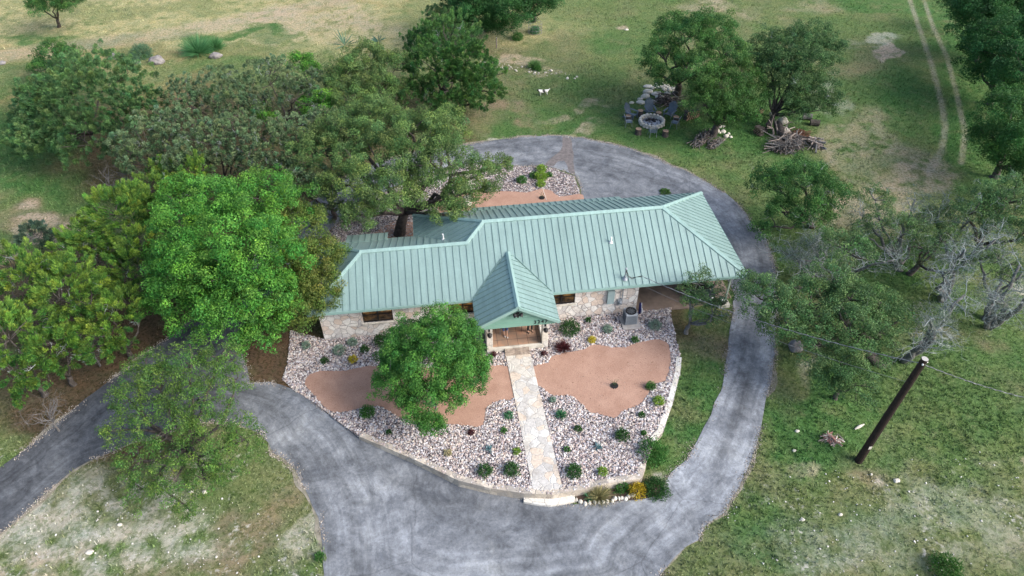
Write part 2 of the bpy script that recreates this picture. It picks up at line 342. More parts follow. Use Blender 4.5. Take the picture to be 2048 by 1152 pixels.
# ------------------------------------------------------------------ ground
def seg_d(px,py,pts):
    d=np.full(px.shape,1e9)
    for (x0,y0),(x1,y1) in zip(pts[:-1],pts[1:]):
        vx,vy=x1-x0,y1-y0; t=np.clip(((px-x0)*vx+(py-y0)*vy)/(vx*vx+vy*vy),0,1)
        d=np.minimum(d,np.hypot(px-x0-t*vx,py-y0-t*vy))
    return d
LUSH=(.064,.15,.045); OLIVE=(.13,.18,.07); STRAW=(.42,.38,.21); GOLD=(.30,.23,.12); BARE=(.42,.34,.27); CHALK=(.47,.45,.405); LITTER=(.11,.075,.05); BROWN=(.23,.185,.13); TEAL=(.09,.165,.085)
# patches of soil and growth as surveyed on the photograph: x, y, radius x, radius y, colour, strength
PATCH=[
 (300,30,900,120,STRAW,.85),(250,10,260,14,OLIVE,.5),(700,8,200,8,GOLD,.4),(330,95,260,16,OLIVE,.55),(620,115,160,24,OLIVE,.6),(500,150,200,26,OLIVE,.55),(200,165,260,26,OLIVE,.5),(900,60,140,70,OLIVE,.6),(200,105,340,28,GOLD,.55),(560,30,260,18,STRAW,.5),
 (640,55,190,45,BARE,.55),(500,40,120,20,BARE,.3),(720,90,120,30,STRAW,.6),(130,72,150,14,LUSH,.9),(480,66,110,10,LUSH,.95),(560,75,60,12,LUSH,.7),(420,125,120,20,LUSH,.75),
 (260,150,160,30,OLIVE,.6),(60,140,90,26,LUSH,.6),(470,95,90,16,OLIVE,.6),(30,190,60,40,GOLD,.5),(330,170,90,30,GOLD,.5),(280,110,60,12,LUSH,.6),
 (40,290,110,90,LUSH,.9),(110,370,120,50,LUSH,.9),(40,420,80,30,OLIVE,.6),(60,445,110,30,BROWN,.7),(70,455,90,30,BARE,.8),(10,500,40,50,BARE,.8),
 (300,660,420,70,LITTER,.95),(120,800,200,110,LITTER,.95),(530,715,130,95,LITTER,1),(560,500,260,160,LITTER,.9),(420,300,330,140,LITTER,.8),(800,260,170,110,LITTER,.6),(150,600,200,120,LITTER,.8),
 (1060,130,140,70,BROWN,.4),(1010,75,80,40,STRAW,.5),(1150,120,120,50,OLIVE,.4),(1240,88,90,32,LUSH,.75),(1290,70,80,30,OLIVE,.5),(1180,30,90,25,OLIVE,.6),(1340,20,120,22,OLIVE,.5),
 (1040,215,75,26,BROWN,.9),(1130,190,80,40,LUSH,.55),(1100,245,160,16,LUSH,.75),(1230,200,70,25,OLIVE,.5),(1040,128,70,8,BARE,.7),(1100,148,40,10,BARE,.3),(1230,222,60,12,LUSH,.7),
 (1180,258,62,15,BARE,.95),(1165,216,55,8,BARE,.5),(1255,60,20,5,BARE,.9),(1300,260,120,40,LUSH,.65),(1400,290,160,40,LUSH,.7),(1040,268,40,5,CHALK,.9),(990,230,50,30,BROWN,.6),
 (1500,300,130,60,LUSH,.6),(1560,240,150,60,LUSH,.8),(1450,20,90,20,BARE,.4),(1490,15,60,10,BARE,.35),(1630,25,60,14,BARE,.3),(1560,12,90,14,OLIVE,.6),
 (1700,90,90,50,OLIVE,.5),(1780,120,42,13,BARE,1,.35),(1760,95,60,16,CHALK,.6),(1720,150,60,40,BROWN,.35),(1770,200,110,60,LUSH,.8),(1800,250,90,60,LUSH,.7),(1700,230,80,60,OLIVE,.4),(1650,200,40,40,CHALK,.35),
 (1720,290,90,60,BARE,.45),(1780,330,110,40,BARE,.4),(1850,370,90,45,BARE,.6),(1730,420,100,60,BARE,.6),(1740,330,60,26,LUSH,.5),(1900,60,60,80,LUSH,.9),(1960,200,80,200,LUSH,.9),(1780,20,120,20,LUSH,.8),(1910,240,30,120,LUSH,.9),
 (1560,470,100,70,LUSH,.7),(1520,380,60,50,OLIVE,.7),(1640,480,120,60,OLIVE,.6),(1680,540,60,40,BROWN,.5),(1880,470,120,60,OLIVE,.5),(2030,560,40,40,CHALK,.8),(1850,520,160,40,LUSH,.7),(1950,620,120,60,LUSH,.5),
 (1600,720,70,40,CHALK,.6),(1570,760,60,50,BROWN,.6),(1650,800,160,110,LUSH,.95),(1880,840,190,110,OLIVE,.6),(1920,780,150,70,LUSH,.5),(2000,900,90,20,BARE,.8),(2020,940,60,20,CHALK,.7),(1890,710,80,30,BROWN,.6),(1820,710,60,30,LUSH,.6),
 (1610,890,50,16,BARE,.5),(1740,940,80,30,BROWN,.6),(1760,950,40,14,CHALK,.7),(1850,910,120,40,LUSH,.5),(1600,990,120,90,OLIVE,.5),(1650,1080,200,80,TEAL,.6),(1850,1000,120,60,CHALK,.22),(1980,1050,120,90,CHALK,.28),(1700,1090,150,80,CHALK,.22),(1900,1120,220,60,CHALK,.2),(1540,1050,60,100,LUSH,.6),
 (1390,760,60,90,LUSH,.85),(1390,850,50,60,LUSH,.8),(1400,700,60,40,BROWN,.6),(1360,640,40,40,LITTER,.7),(1430,620,30,50,LUSH,.6),(1430,700,30,40,BROWN,.5),(1320,950,60,40,BROWN,.7),(1340,930,30,16,CHALK,.8),
 (150,1000,200,90,CHALK,.7),(100,1110,260,60,BARE,.6),(300,1060,160,60,CHALK,.55),(480,1010,130,120,BROWN,.75),(560,1000,60,90,OLIVE,.6),(400,920,160,60,OLIVE,.7),(600,1070,50,90,CHALK,.6),(250,920,90,30,CHALK,.6),(440,1120,200,40,BROWN,.6),(560,1120,60,40,OLIVE,.6),
]
TRACKL=[(1812,-30),(1822,0),(1845,70),(1868,140),(1885,210),(1893,260),(1885,310),(1860,350)]
TRACKR=[(1838,-30),(1850,0),(1870,60),(1897,120),(1915,190),(1932,270),(1925,330)]
LANE=[(-60,118),(0,106),(100,92),(210,78),(300,68),(380,56),(480,38),(620,10),(700,-8)]
def ground_colour(x,y,fleck=False):
    px,py=PXY(x,y); wx=(fbm(x*.22,y*.22,3)-.5); wy=(fbm(x*.22,y*.22,9)-.5); k=np.clip(F_PX/np.maximum((sp*x+cp*y-CR[1])*.9,8),5,70)
    qx=px+wx*k*5.0; qy=py+wy*k*3.0
    n=fbm(x*.35,y*.35,21,5); n2=fbm(x*1.3,y*1.3,55,4)
    col=np.empty(x.shape+(3,)); base=np.array(OLIVE)
    col[:]=base
    br=np.clip((n-.45)*4,0,1)[...,None]; col=col*(1-br*.35)+np.array(BROWN)*br*.35
    lu=np.clip((.5-n)*4,0,1)[...,None]; col=col*(1-lu*.5)+np.array(LUSH)*lu*.5
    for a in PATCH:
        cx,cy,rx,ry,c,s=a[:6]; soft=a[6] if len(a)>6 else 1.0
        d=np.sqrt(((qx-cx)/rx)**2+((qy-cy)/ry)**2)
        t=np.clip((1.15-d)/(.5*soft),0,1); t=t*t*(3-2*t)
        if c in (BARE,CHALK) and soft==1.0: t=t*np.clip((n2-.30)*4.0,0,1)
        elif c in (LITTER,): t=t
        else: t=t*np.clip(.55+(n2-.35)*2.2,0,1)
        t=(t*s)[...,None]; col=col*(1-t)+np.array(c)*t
    for tr,wd,c in ((TRACKL,.22,BARE),(TRACKR,.2,BARE),(LANE,.55,BARE)):
        d=seg_d(px,py,tr)/k*1.0
        t=np.clip((wd*1.4-d)/(wd*.8),0,1)*np.clip(.3+n2*1.1,0,1); t=(t*(.55 if tr is LANE else .62))[...,None]
        col=col*(1-t)+np.array((.36,.32,.27) if c is BARE and tr is not LANE else c)*t
    # scattered chalk fragments in the front verges
    z=((py>880)&((px<640)|(px>1480)))
    if fleck:
        n4=fbm(x*.8,y*.8,77,3); f=np.where(z,np.clip((n4-.42)*5,0,1),0)*np.where(px<640,1,np.clip((py-900)/150,0,1))
        return np.concatenate([col,f[...,None]],-1)
    return col
def axis(lo,hi,step,far):
    a=list(np.arange(lo,hi+step,step)); s=step; q=a[-1]
    while q<far: s*=1.5; q+=s; a.append(q)
    s=step; q=a[0]; pre=[]
    while q>-far: s*=1.5; q-=s; pre.append(q)
    return np.array(pre[::-1]+a)
gx=axis(-50,84,.2,900); gy=axis(-22,72,.2,900)
GX,GY=np.meshgrid(gx,gy); x=GX.ravel(); y=GY.ravel()
zc=hgt(sp*x+cp*y-CR[1])
gv=np.stack([x,y,zc],1); nx,ny=len(gx),len(gy)
ii=(np.arange(ny-1)[:,None]*nx+np.arange(nx-1)[None]).ravel()
gcol=ground_colour(x,y,True)
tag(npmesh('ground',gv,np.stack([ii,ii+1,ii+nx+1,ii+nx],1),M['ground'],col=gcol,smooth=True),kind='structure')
# ------------------------------------------------------------------ sheets from outlines
def smooth_loop(pts,step=.5,jit=0,seed=1):
    pts=[Vector((p[0],p[1],0)) for p in pts]; n=len(pts); out=[]
    for i in range(n):
        p0,p1,p2,p3=pts[i-1],pts[i],pts[(i+1)%n],pts[(i+2)%n]; L=(p2-p1).length; k=max(1,int(L/step))
        for j in range(k):
            t=j/k
            q=.5*((2*p1)+(p2-p0)*t+(2*p0-5*p1+4*p2-p3)*t*t+(3*p1-p0-3*p2+p3)*t*t*t); out.append(q)
    if jit:
        r=[]
        for q in out:
            a=float(vnoise(np.array([q.x*1.7]),np.array([q.y*1.7]),seed)[0]-.5); b=float(vnoise(np.array([q.x*1.7]),np.array([q.y*1.7]),seed+5)[0]-.5)
            r.append(Vector((q.x+a*jit,q.y+b*jit,0)))
        out=r
    return out
def inside(px,py,poly):
    X=np.array([p[0] for p in poly]);Y=np.array([p[1] for p in poly]); r=np.zeros(px.shape,bool); j=len(X)-1
    for i in range(len(X)):
        c=((Y[i]>py)!=(Y[j]>py)); den=(Y[j]-Y[i]) or 1e-9
        r^=c&(px<(X[j]-X[i])*(py-Y[i])/den+X[i]); j=i
    return r
def sheet(name,loop,m,dz,grid=1.0,flat=None,skirt=.15,colf=None,holes=()):
    loops=[loop]+list(holes); vs=[];es=[]
    for lp in loops:
        b=len(vs); n=len(lp); vs+=[Vector((p[0],p[1])) for p in lp]; es+=[(b+i,b+(i+1)%n) for i in range(n)]
    xs=[p[0] for p in loop]; ys=[p[1] for p in loop]
    a,b=np.meshgrid(np.arange(min(xs),max(xs),grid),np.arange(min(ys),max(ys),grid)); a=a.ravel();b=b.ravel()
    ok=inside(a,b,loop)
    for h in holes: ok&=~inside(a,b,h)
    vs+=[Vector((float(i),float(j))) for i,j in zip(a[ok],b[ok])]
    V,E_,F_,*_=delaunay_2d_cdt(vs,es,[],0,1e-5)
    V=np.array([(v[0],v[1]) for v in V]); F_=np.array([list(f)[:3] for f in F_])
    cen=V[F_].mean(1); ok=inside(cen[:,0],cen[:,1],loop)
    for h in holes: ok&=~inside(cen[:,0],cen[:,1],h)
    F_=F_[ok]
    ar=(V[F_[:,1],0]-V[F_[:,0],0])*(V[F_[:,2],1]-V[F_[:,0],1])-(V[F_[:,2],0]-V[F_[:,0],0])*(V[F_[:,1],1]-V[F_[:,0],1])
    F_[ar<0]=F_[ar<0][:,::-1]
    z=np.full(len(V),flat) if flat is not None else hgt(sp*V[:,0]+cp*V[:,1]-CR[1])+dz
    v3=np.column_stack([V,z]); 
    if skirt:
        n0=len(v3); ed={}
        for f in F_:
            for i in range(3):
                e=(f[i],f[(i+1)%3]); ed[e]=1
        be=[e for e in ed if (e[1],e[0]) not in ed]
        low=v3.copy(); low[:,2]-=skirt; v3=np.vstack([v3,low])
        F_=np.vstack([F_]+[np.array([(e[1],e[0],e[0]+n0),(e[1],e[0]+n0,e[1]+n0)]) for e in be])
    col=colf(v3[:,0],v3[:,1]) if colf else None
    return tag(npmesh(name,v3,F_,m,col=col),kind='structure')
def px2w(l,z=None): return [tuple(P(a,b,z))[:2] for a,b in l]
# driveway: outer and inner edges
outer=px2w([(357,659),(425,600),(500,520),(590,430),(700,350),(800,312),(880,296),(948,288),(1000,279),(1060,273),(1130,273),(1200,283),(1262,298),(1330,325),(1400,357),(1450,388),(1480,412),(1502,442),(1530,476),(1545,511),(1551,553),(1553,620),(1551,688),(1546,740),(1534,800),(1517,876),(1489,951),(1448,1025),(1413,1051),(1400,1080),(1347,1112),(1320,1152),(1270,1230),(900,1300),(650,1240),(645,1152),(643,1064),(628,1012),(588,942),(549,903),(523,868),(480,850),(400,843),(300,872),(209,911),(148,938),(70,1007),(0,1068),(-110,1150),(-230,1090),(-120,1010),(0,938),(87,868),(174,798),(244,744),(305,698)])
inner=px2w([(501,766),(492,735),(482,705),(500,650),(556,570),(640,478),(720,415),(800,368),(870,344),(940,329),(1000,331),(1050,333),(1090,332),(1110,337),(1150,352),(1158,372),(1166,402)])+[(18.6,9.0),(23.0,9.2),(26.2,8.6),(26.9,6.0),(26.7,3.0)]+px2w([(1468,590),(1462,640),(1452,720),(1440,780),(1420,830),(1395,880),(1372,920),(1345,945),(1325,975),(1290,990),(1230,1003),(1150,1010),(1050,995),(950,960),(860,915),(760,880),(683,846),(628,805),(585,780),(540,766)])
def road_col(x,y):
    px,py=PXY(x,y); n=fbm(x*.3,y*.3,31)
    b=np.ones_like(x)
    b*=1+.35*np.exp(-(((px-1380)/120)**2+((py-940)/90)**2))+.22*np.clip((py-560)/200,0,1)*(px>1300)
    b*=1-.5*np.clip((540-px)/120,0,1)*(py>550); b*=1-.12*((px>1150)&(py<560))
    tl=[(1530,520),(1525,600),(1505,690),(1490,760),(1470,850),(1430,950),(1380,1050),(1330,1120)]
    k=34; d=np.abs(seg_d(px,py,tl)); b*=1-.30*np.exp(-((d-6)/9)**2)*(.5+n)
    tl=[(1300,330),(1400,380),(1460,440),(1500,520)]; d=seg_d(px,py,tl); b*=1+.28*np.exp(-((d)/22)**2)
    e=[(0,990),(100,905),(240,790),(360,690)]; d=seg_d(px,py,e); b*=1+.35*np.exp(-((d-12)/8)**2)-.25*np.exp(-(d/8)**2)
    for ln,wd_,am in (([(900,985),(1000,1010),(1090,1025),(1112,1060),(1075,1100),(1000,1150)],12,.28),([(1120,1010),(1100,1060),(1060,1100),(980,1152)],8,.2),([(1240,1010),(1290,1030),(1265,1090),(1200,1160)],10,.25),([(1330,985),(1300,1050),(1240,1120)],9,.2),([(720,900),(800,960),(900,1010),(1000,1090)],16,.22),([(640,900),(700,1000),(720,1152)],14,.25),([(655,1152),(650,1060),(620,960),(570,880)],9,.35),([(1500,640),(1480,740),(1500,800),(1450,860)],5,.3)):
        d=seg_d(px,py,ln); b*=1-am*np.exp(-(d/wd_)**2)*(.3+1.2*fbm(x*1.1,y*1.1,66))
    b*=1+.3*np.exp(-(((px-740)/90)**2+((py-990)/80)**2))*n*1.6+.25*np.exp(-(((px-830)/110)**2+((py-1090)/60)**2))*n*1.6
    b*=.82+.36*fbm(x*.5+y*.9,y*.35-x*.2,41,5)
    al=seg_d(x,y,[(q[0],q[1]) for q in oL]+[(oL[0][0],oL[0][1])])
    c=np.stack([b,b,b,al],1); return c
oL=smooth_loop(outer,.7,.22,4); iL=smooth_loop(inner,.7,.18,7)
def bare_edge(name,pts,wd):
    pass
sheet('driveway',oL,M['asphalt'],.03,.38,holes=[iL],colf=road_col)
# pale caliche shoulder along the drive
sh=[];n_=len(oL)
for i,p in enumerate(oL):
    t=(oL[(i+1)%n_]-oL[i-1]).normalized(); nn_=Vector((t.y,-t.x,0)); wv=.01+.5*max(0,float(fbm(np.array([p.x*.5]),np.array([p.y*.5]),90)[0])-.42)*2.2
    sh.append(p-nn_*wv)
area=sum(oL[i].x*oL[(i+1)%n_].y-oL[(i+1)%n_].x*oL[i].y for i in range(n_))
if area>0: sh=[p*2-q for p,q in zip(oL,sh)]
M['shoulder']=mat('caliche_shoulder',(.3,.27,.23),(.13,.13,.08),2.5,.95,bmp=.8)
sheet('driveway_shoulder',sh,M['shoulder'],.012,.8,holes=[iL],skirt=.05)
sheet('asphalt_patch',smooth_loop(px2w([(1125,274),(1141,277),(1146,300),(1148,330),(1151,351),(1139,345),(1134,333),(1128,322),(1116,324),(1108,333),(1090,333),(1102,316),(1118,305),(1125,292)]),.4,.12,8),M['patch'],.036,.6,skirt=.01)
# beds
bedpx=[(581,662),(579,694),(575,729),(564,758),(585,779),(628,806),(683,848),(718,872),(753,887),(823,916),(882,944),(917,961),(980,976),(1048,987),(1106,989),(1153,981),(1223,966),(1281,957),(1292,926),(1309,883),(1325,866),(1344,811),(1360,748),(1362,717),(1352,678),(1341,628)]
bed=px2w(bedpx,0.0)+[(22.2,.45),(19.95,.45),(13.9,.45),(10.2,.45),(.55,.52)]
bedL=bed
sheet('gravel_bed',[Vector((a,b,0)) for a,b in bedL],M['gravel'],0,1.5,flat=.03,skirt=.2)
mulL=px2w([(609,760),(620,748),(640,741),(691,741),(726,733),(761,731),(850,735),(940,737),(1016,733),(1032,795),(1000,800),(972,815),(969,835),(968,850),(956,854),(930,850),(909,848),(870,845),(800,835),(765,815),(740,812),(683,826),(655,819),(628,791),(610,770)],.05)
mulR=px2w([(1066,733),(1098,725),(1102,713),(1137,705),(1169,698),(1184,689),(1215,692),(1251,694),(1282,684),(1317,678),(1335,686),(1341,713),(1333,760),(1313,768),(1298,784),(1282,807),(1247,823),(1229,836),(1204,830),(1180,825),(1145,793),(1106,791),(1083,774),(1075,770)],.05)
mL=smooth_loop(mulL,.35,.12,11); mR=smooth_loop(mulR,.35,.12,12)
sheet('granite_bed',mL,M['mulch'],0,1.0,flat=.055,skirt=.03); sheet('granite_bed',mR,M['mulch'],0,1.0,flat=.055,skirt=.03)
bbed=px2w([(655,470),(700,425),(770,385),(850,356),(940,330),(1000,332),(1050,334),(1088,333),(1108,338),(1148,353),(1156,374),(1163,400)])+[(18.4,8.4),(6.4,8.4),(6.2,6.1),(.7,6.1)]
sheet('gravel_bed',[Vector((a,b,0)) for a,b in bbed],M['gravel'],0,1.5,flat=.03,skirt=.05)
bm_=smooth_loop(px2w([(880,400),(960,386),(1010,383),(1050,386),(1085,379),(1103,383),(1120,394),(1160,389),(1168,402)])+[(18.2,8.6),(9,8.6),(8.4,9.6)],.35,.1,3)
sheet('granite_bed',bm_,M['mulch'],0,1.0,flat=.055,skirt=.03)
sheet('granite_bed',smooth_loop([(1.0,7.0),(2.5,9.6),(4.4,11.8),(6.4,11.5),(7.0,9.6),(6.3,8.6),(5.8,6.4),(1.5,6.4)],.35,.1,5),M['mulch'],0,1.0,flat=.055,skirt=.03)
# gravel stones (real pebbles on the beds)
ico_v=[];t=(1+5**.5)/2
for a,b in((-1,t),(1,t),(-1,-t),(1,-t)): ico_v+=[(a,b,0),(0,a,b),(b,0,a)]
iv=np.array([(-1,t,0),(1,t,0),(-1,-t,0),(1,-t,0),(0,-1,t),(0,1,t),(0,-1,-t),(0,1,-t),(t,0,-1),(t,0,1),(-t,0,-1),(-t,0,1)],float); iv/=np.linalg.norm(iv[0])
iF=np.array([(0,11,5),(0,5,1),(0,1,7),(0,7,10),(0,10,11),(1,5,9),(5,11,4),(11,10,2),(10,7,6),(7,1,8),(3,9,4),(3,4,2),(3,2,6),(3,6,8),(3,8,9),(4,9,5),(2,4,11),(6,2,10),(8,6,7),(9,8,1)])
ov=np.array([(1,0,0),(-1,0,0),(0,1,0),(0,-1,0),(0,0,1),(0,0,-1)],float)
oF=np.array([(0,2,4),(2,1,4),(1,3,4),(3,0,4),(2,0,5),(1,2,5),(3,1,5),(0,3,5)])
def pebbles(name,loop,holes,n,smin,smax,z,seed,cols,kind='stuff',zf=None):
    r=np.random.default_rng(seed); xs=np.array([p[0] for p in loop]);ys=np.array([p[1] for p in loop])
    a=r.uniform(xs.min(),xs.max(),n*3); b=r.uniform(ys.min(),ys.max(),n*3); ok=inside(a,b,loop)
    for h in holes: ok&=~inside(a,b,h)
    a=a[ok][:n]; b=b[ok][:n]; k=len(a)
    s=(smin+(smax-smin)*1.35*r.uniform(0,1,(k,1,1))**2.2)*np.stack([r.uniform(.7,1.2,k),r.uniform(.7,1.2,k),r.uniform(.45,.8,k)],1)[:,None,:]
    v=np.repeat(iv[None],k,0)*(1+r.uniform(-.25,.25,(k,12,1)))*s
    th=r.uniform(0,6.28,k); c,s_=np.cos(th)[:,None],np.sin(th)[:,None]
    v=np.stack([v[...,0]*c-v[...,1]*s_,v[...,0]*s_+v[...,1]*c,v[...,2]],2)
    zz=np.full(k,z) if zf is None else zf(a,b)
    v+=np.stack([a,b,zz+r.uniform(0,.03,k)],1)[:,None,:]
    f=(iF[None]+(np.arange(k)*12)[:,None,None]).reshape(-1,3)
    pal=np.array(cols); c=pal[r.integers(0,len(pal),k)]*r.uniform(.75,1.15,(k,1)); c=np.repeat(c,12,0)
    o=npmesh(name,v.reshape(-1,3),f,M['stone_attr'],col=c); tag(o,kind=kind); return o
GR=[(.60,.56,.54),(.66,.63,.62),(.42,.34,.33),(.5,.42,.39),(.26,.22,.22),(.35,.33,.35),(.55,.44,.38),(.17,.145,.15),(.62,.56,.49),(.5,.49,.52)]
wk=[(11.28,-2.35),(12.75,-2.1),(13.04,-11.45),(11.55,-11.3)]
porchr=[(10.1,-1.9),(14,-1.9),(14,.6),(10.1,.6)]
o=pebbles('gravel',bedL,[mL,mR,wk,porchr],38000,.026,.066,.04,5,GR); tag(o,'loose pink grey and white river stones covering the front bed','gravel')
o=pebbles('gravel',bbed,[bm_],9000,.03,.06,.04,6,GR); tag(o,'loose river stones covering the bed behind the house','gravel')
def edge_pebbles(loop,n,seed,cols):
    r=np.random.default_rng(seed); i=r.integers(0,len(loop),n); t=r.uniform(0,1,n); A=np.array([(q[0],q[1]) for q in loop]); Bq=np.roll(A,-1,0); p=A[i]*(1-t[:,None])+Bq[i]*t[:,None]; p+=r.normal(size=(n,2))*.13
    gate=fbm(p[:,0]*.6,p[:,1]*.6,88)>.42; p=p[gate]; k=len(p)
    s=r.uniform(.012,.035,(k,1,1)); v=np.repeat(ov[None],k,0)*s*(1+r.uniform(-.3,.3,(k,6,1))); v[:,:,:2]+=p[:,None,:]; v[:,:,2]+=(hgt(sp*p[:,0]+cp*p[:,1]-CR[1])+.035)[:,None]
    c=np.array(cols)[r.integers(0,len(cols),k)]*r.uniform(.7,1.2,(k,1)); return v.reshape(-1,3),(oF[None]+(np.arange(k)*6)[:,None,None]).reshape(-1,3),np.repeat(c,6,0)
v_,f_,c_=edge_pebbles(oL,16000,21,[(.42,.36,.3),(.5,.46,.4),(.2,.17,.14),(.3,.27,.25)])
o=npmesh('edge_gravel',v_,f_,M['stone_attr'],col=c_); tag(o,'loose grit and crumbs spilling along the outer edge of the asphalt','gravel',kind='stuff')
v_,f_,c_=edge_pebbles(iL,9000,22,[(.42,.36,.3),(.5,.46,.4),(.2,.17,.14),(.3,.27,.25)])
o=npmesh('edge_gravel',v_,f_,M['stone_attr'],col=c_); tag(o,'loose grit and crumbs along the inner edge of the asphalt','gravel',kind='stuff')
for lp_,n_,lb_ in ((mL,420,'sparse leaf bits and small stones on the left granite bed'),(mR,520,'sparse leaf bits and small stones on the right granite bed')):
    o=pebbles('bed_debris',lp_,[],n_,.008,.02,.056,31,[(.18,.11,.07),(.22,.14,.09),(.5,.42,.36),(.3,.19,.13)]); tag(o,lb_,'debris')
# walkway
mb=MB(); L0,R0,R1,L1=(11.28,-2.32),(12.74,-2.12),(13.04,-11.55),(11.55,-11.42)
mb.prism([(L0[0],L0[1],.09),(L1[0],L1[1],.09),(R1[0],R1[1],.09),(R0[0],R0[1],.09)],.2)
tag(mb.build('path',M['walkstone'],bevel=.01),kind='structure')
# retaining wall
def wallstrip(name,px,wd,ztop,m,label,cat,zb=None):
    pts=[P(a,b,0) for a,b in px]; lp=[]
    n=len(pts); inn=[]
    for i,p in enumerate(pts):
        t=(pts[min(i+1,n-1)]-pts[max(i-1,0)]).normalized(); nn_=Vector((-t.y,t.x,0)); inn.append(p+nn_*wd)
    mb=MB(); rr=random.Random(3); top=[ztop+rr.uniform(-.012,.012) for _ in pts]
    for i in range(n-1):
        a,b,c,d=pts[i],pts[i+1],inn[i+1],inn[i]; za,zb_=top[i],top[i+1]
        lo=lambda p:H(p.x,p.y)-.15
        mb.add([(a.x,a.y,za),(b.x,b.y,zb_),(c.x,c.y,zb_),(d.x,d.y,za),(a.x,a.y,lo(a)),(b.x,b.y,lo(b)),(c.x,c.y,lo(c)),(d.x,d.y,lo(d))],[(0,1,2,3),(0,4,5,1),(2,6,7,3)]+([(0,3,7,4)] if i==0 else [])+([(1,5,6,2)] if i==n-2 else []))
    return tag(mb.build(name,m,org=tuple(pts[0])),label,cat)
def dens(l,k=3):
    o=[]
    for (a,b),(c,d) in zip(l[:-1],l[1:]):
        for j in range(k): o.append((a+(c-a)*j/k,b+(d-b)*j/k))
    return o+[l[-1]]
wallstrip('retaining_wall',dens([(718,874),(753,889),(823,918),(882,946),(917,963),(980,978),(1048,989),(1106,991),(1153,983),(1223,967),(1283,959),(1292,932)]),.30,.085,M['retstone'],'low curved stone retaining wall along the front of the gravel bed','retaining wall')
wallstrip('retaining_wall',dens([(1309,883),(1325,866),(1344,811),(1360,748),(1363,717)]),.30,.095,M['stepstone'],'pale straight stone kerb wall on the right side of the gravel bed','retaining wall')
# front step
mb=MB(); zt=-.30
top=[P(a,b,zt) for a,b in [(1047,989),(1062,991),(1080,993),(1104,993),(1125,991),(1148,986),(1151,1001),(1128,1006),(1102,1010),(1075,1008),(1047,1003)]]
mb.prism([tuple(p) for p in top][::-1],.35); tag(mb.build('stone_step',M['stepstone'],org=tuple(top[0]),bevel=.02),'white curved stone step at the foot of the flagstone path','step')
# carport slab
mb=MB(); mb.prism([(19.95,.35,.06),(23.2,.28,.06),(26.3,.9,.06),(26.3,8.7,.06),(19.95,8.7,.06)],.2); tag(mb.build('carport_slab',M['slab']),kind='structure')
# planting strip soil in front of wall
sheet('soil_strip',smooth_loop(px2w([(1152,992),(1200,984),(1262,975),(1320,962),(1318,988),(1272,1000),(1235,1003),(1170,1010),(1156,1006)]),.4,.08,6),M['soil'],.05,.6,skirt=.1)
# ------------------------------------------------------------------ house
he=2.75; HL,HD,Hd,HS,XM=26.46,8.86,6.51,.5336,10.74
hM=he+HS*HD/2; hW=he+HS*Hd/2
house=empty('stone_house',(0,0,0),'long limestone house with a green standing seam metal roof','house')
def roof_part(name,poly,ax,sp_,parent=house,off=0.0,m=None):
    """poly: 3D corners; ax: horizontal unit vector along the eave; seams run up the slope"""
    poly=[Vector(p) for p in poly]; n=Vector((0,0,0))
    for i in range(len(poly)): n+=poly[i].cross(poly[(i+1)%len(poly)])
    n.normalize()
    if n.z<0: poly=poly[::-1]; n=-n
    ax=Vector(ax); up=n.cross(ax).normalized()
    if up.z<0: up=-up
    mb=MB(); mb.prism([tuple(p) for p in poly],.10)
    o=poly[0]; uv=[((p-o).dot(ax),(p-o).dot(up)) for p in poly]; u0=min(u for u,_ in uv); u1=max(u for u,_ in uv)
    mb.cur=1; k=math.floor(u0/sp_); 
    while k*sp_+off<u1:
        u=k*sp_+off; k+=1; hits=[]
        for i in range(len(uv)):
            a,b=uv[i],uv[(i+1)%len(uv)]
            if (a[0]-u)*(b[0]-u)<0: hits.append(a[1]+(b[1]-a[1])*(u-a[0])/(b[0]-a[0]))
        if len(hits)==2 and abs(hits[0]-hits[1])>.15:
            a=o+ax*u+up*min(hits)+n*.022; b=o+ax*u+up*max(hits)+n*.022; mb.beam(a,b,.02,.032,n)
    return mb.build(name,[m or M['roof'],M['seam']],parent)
X=Vector((1,0,0)); Y=Vector((0,1,0)); SEAM=.415
roof_part('roof_front_slope',[(0,0,he),(HL,0,he),(HL-HD/2,HD/2,hM),(XM,HD/2,hM),(XM-(HD-Hd)/2,Hd/2,hW),(Hd/2,Hd/2,hW)],X,SEAM)
roof_part('roof_back_slope',[(HL,HD,he),(HL-HD/2,HD/2,hM),(XM,HD/2,hM),(XM-HD/2,HD,he)],X,SEAM)
roof_part('roof_hip_end',[(HL,0,he),(HL,HD,he),(HL-HD/2,HD/2,hM)],Y,SEAM)
roof_part('roof_hip_end',[(XM,HD/2,hM),(XM-(HD-Hd)/2,Hd/2,hW),(XM-HD/2,Hd,he),(XM-HD/2,HD,he)],Y,SEAM)
roof_part('roof_back_slope',[(Hd/2,Hd/2,hW),(XM-(HD-Hd)/2,Hd/2,hW),(XM-HD/2,Hd,he),(0,Hd,he)],X,SEAM)
roof_part('roof_hip_end',[(0,0,he),(0,Hd,he),(Hd/2,Hd/2,hW)],Y,SEAM)
roof_part('roof_extension',[(1.95,Hd-.45,he+.27),(4.6,Hd-.45,he+.27),(4.6,7.35,2.6),(1.95,7.35,2.6)],X,SEAM)
roof_part('roof_extension',[(10.3,HD-.5,he+.29),(20.65,HD-.5,he+.29),(20.65,9.25,2.66),(10.3,9.25,2.66)],X,SEAM)
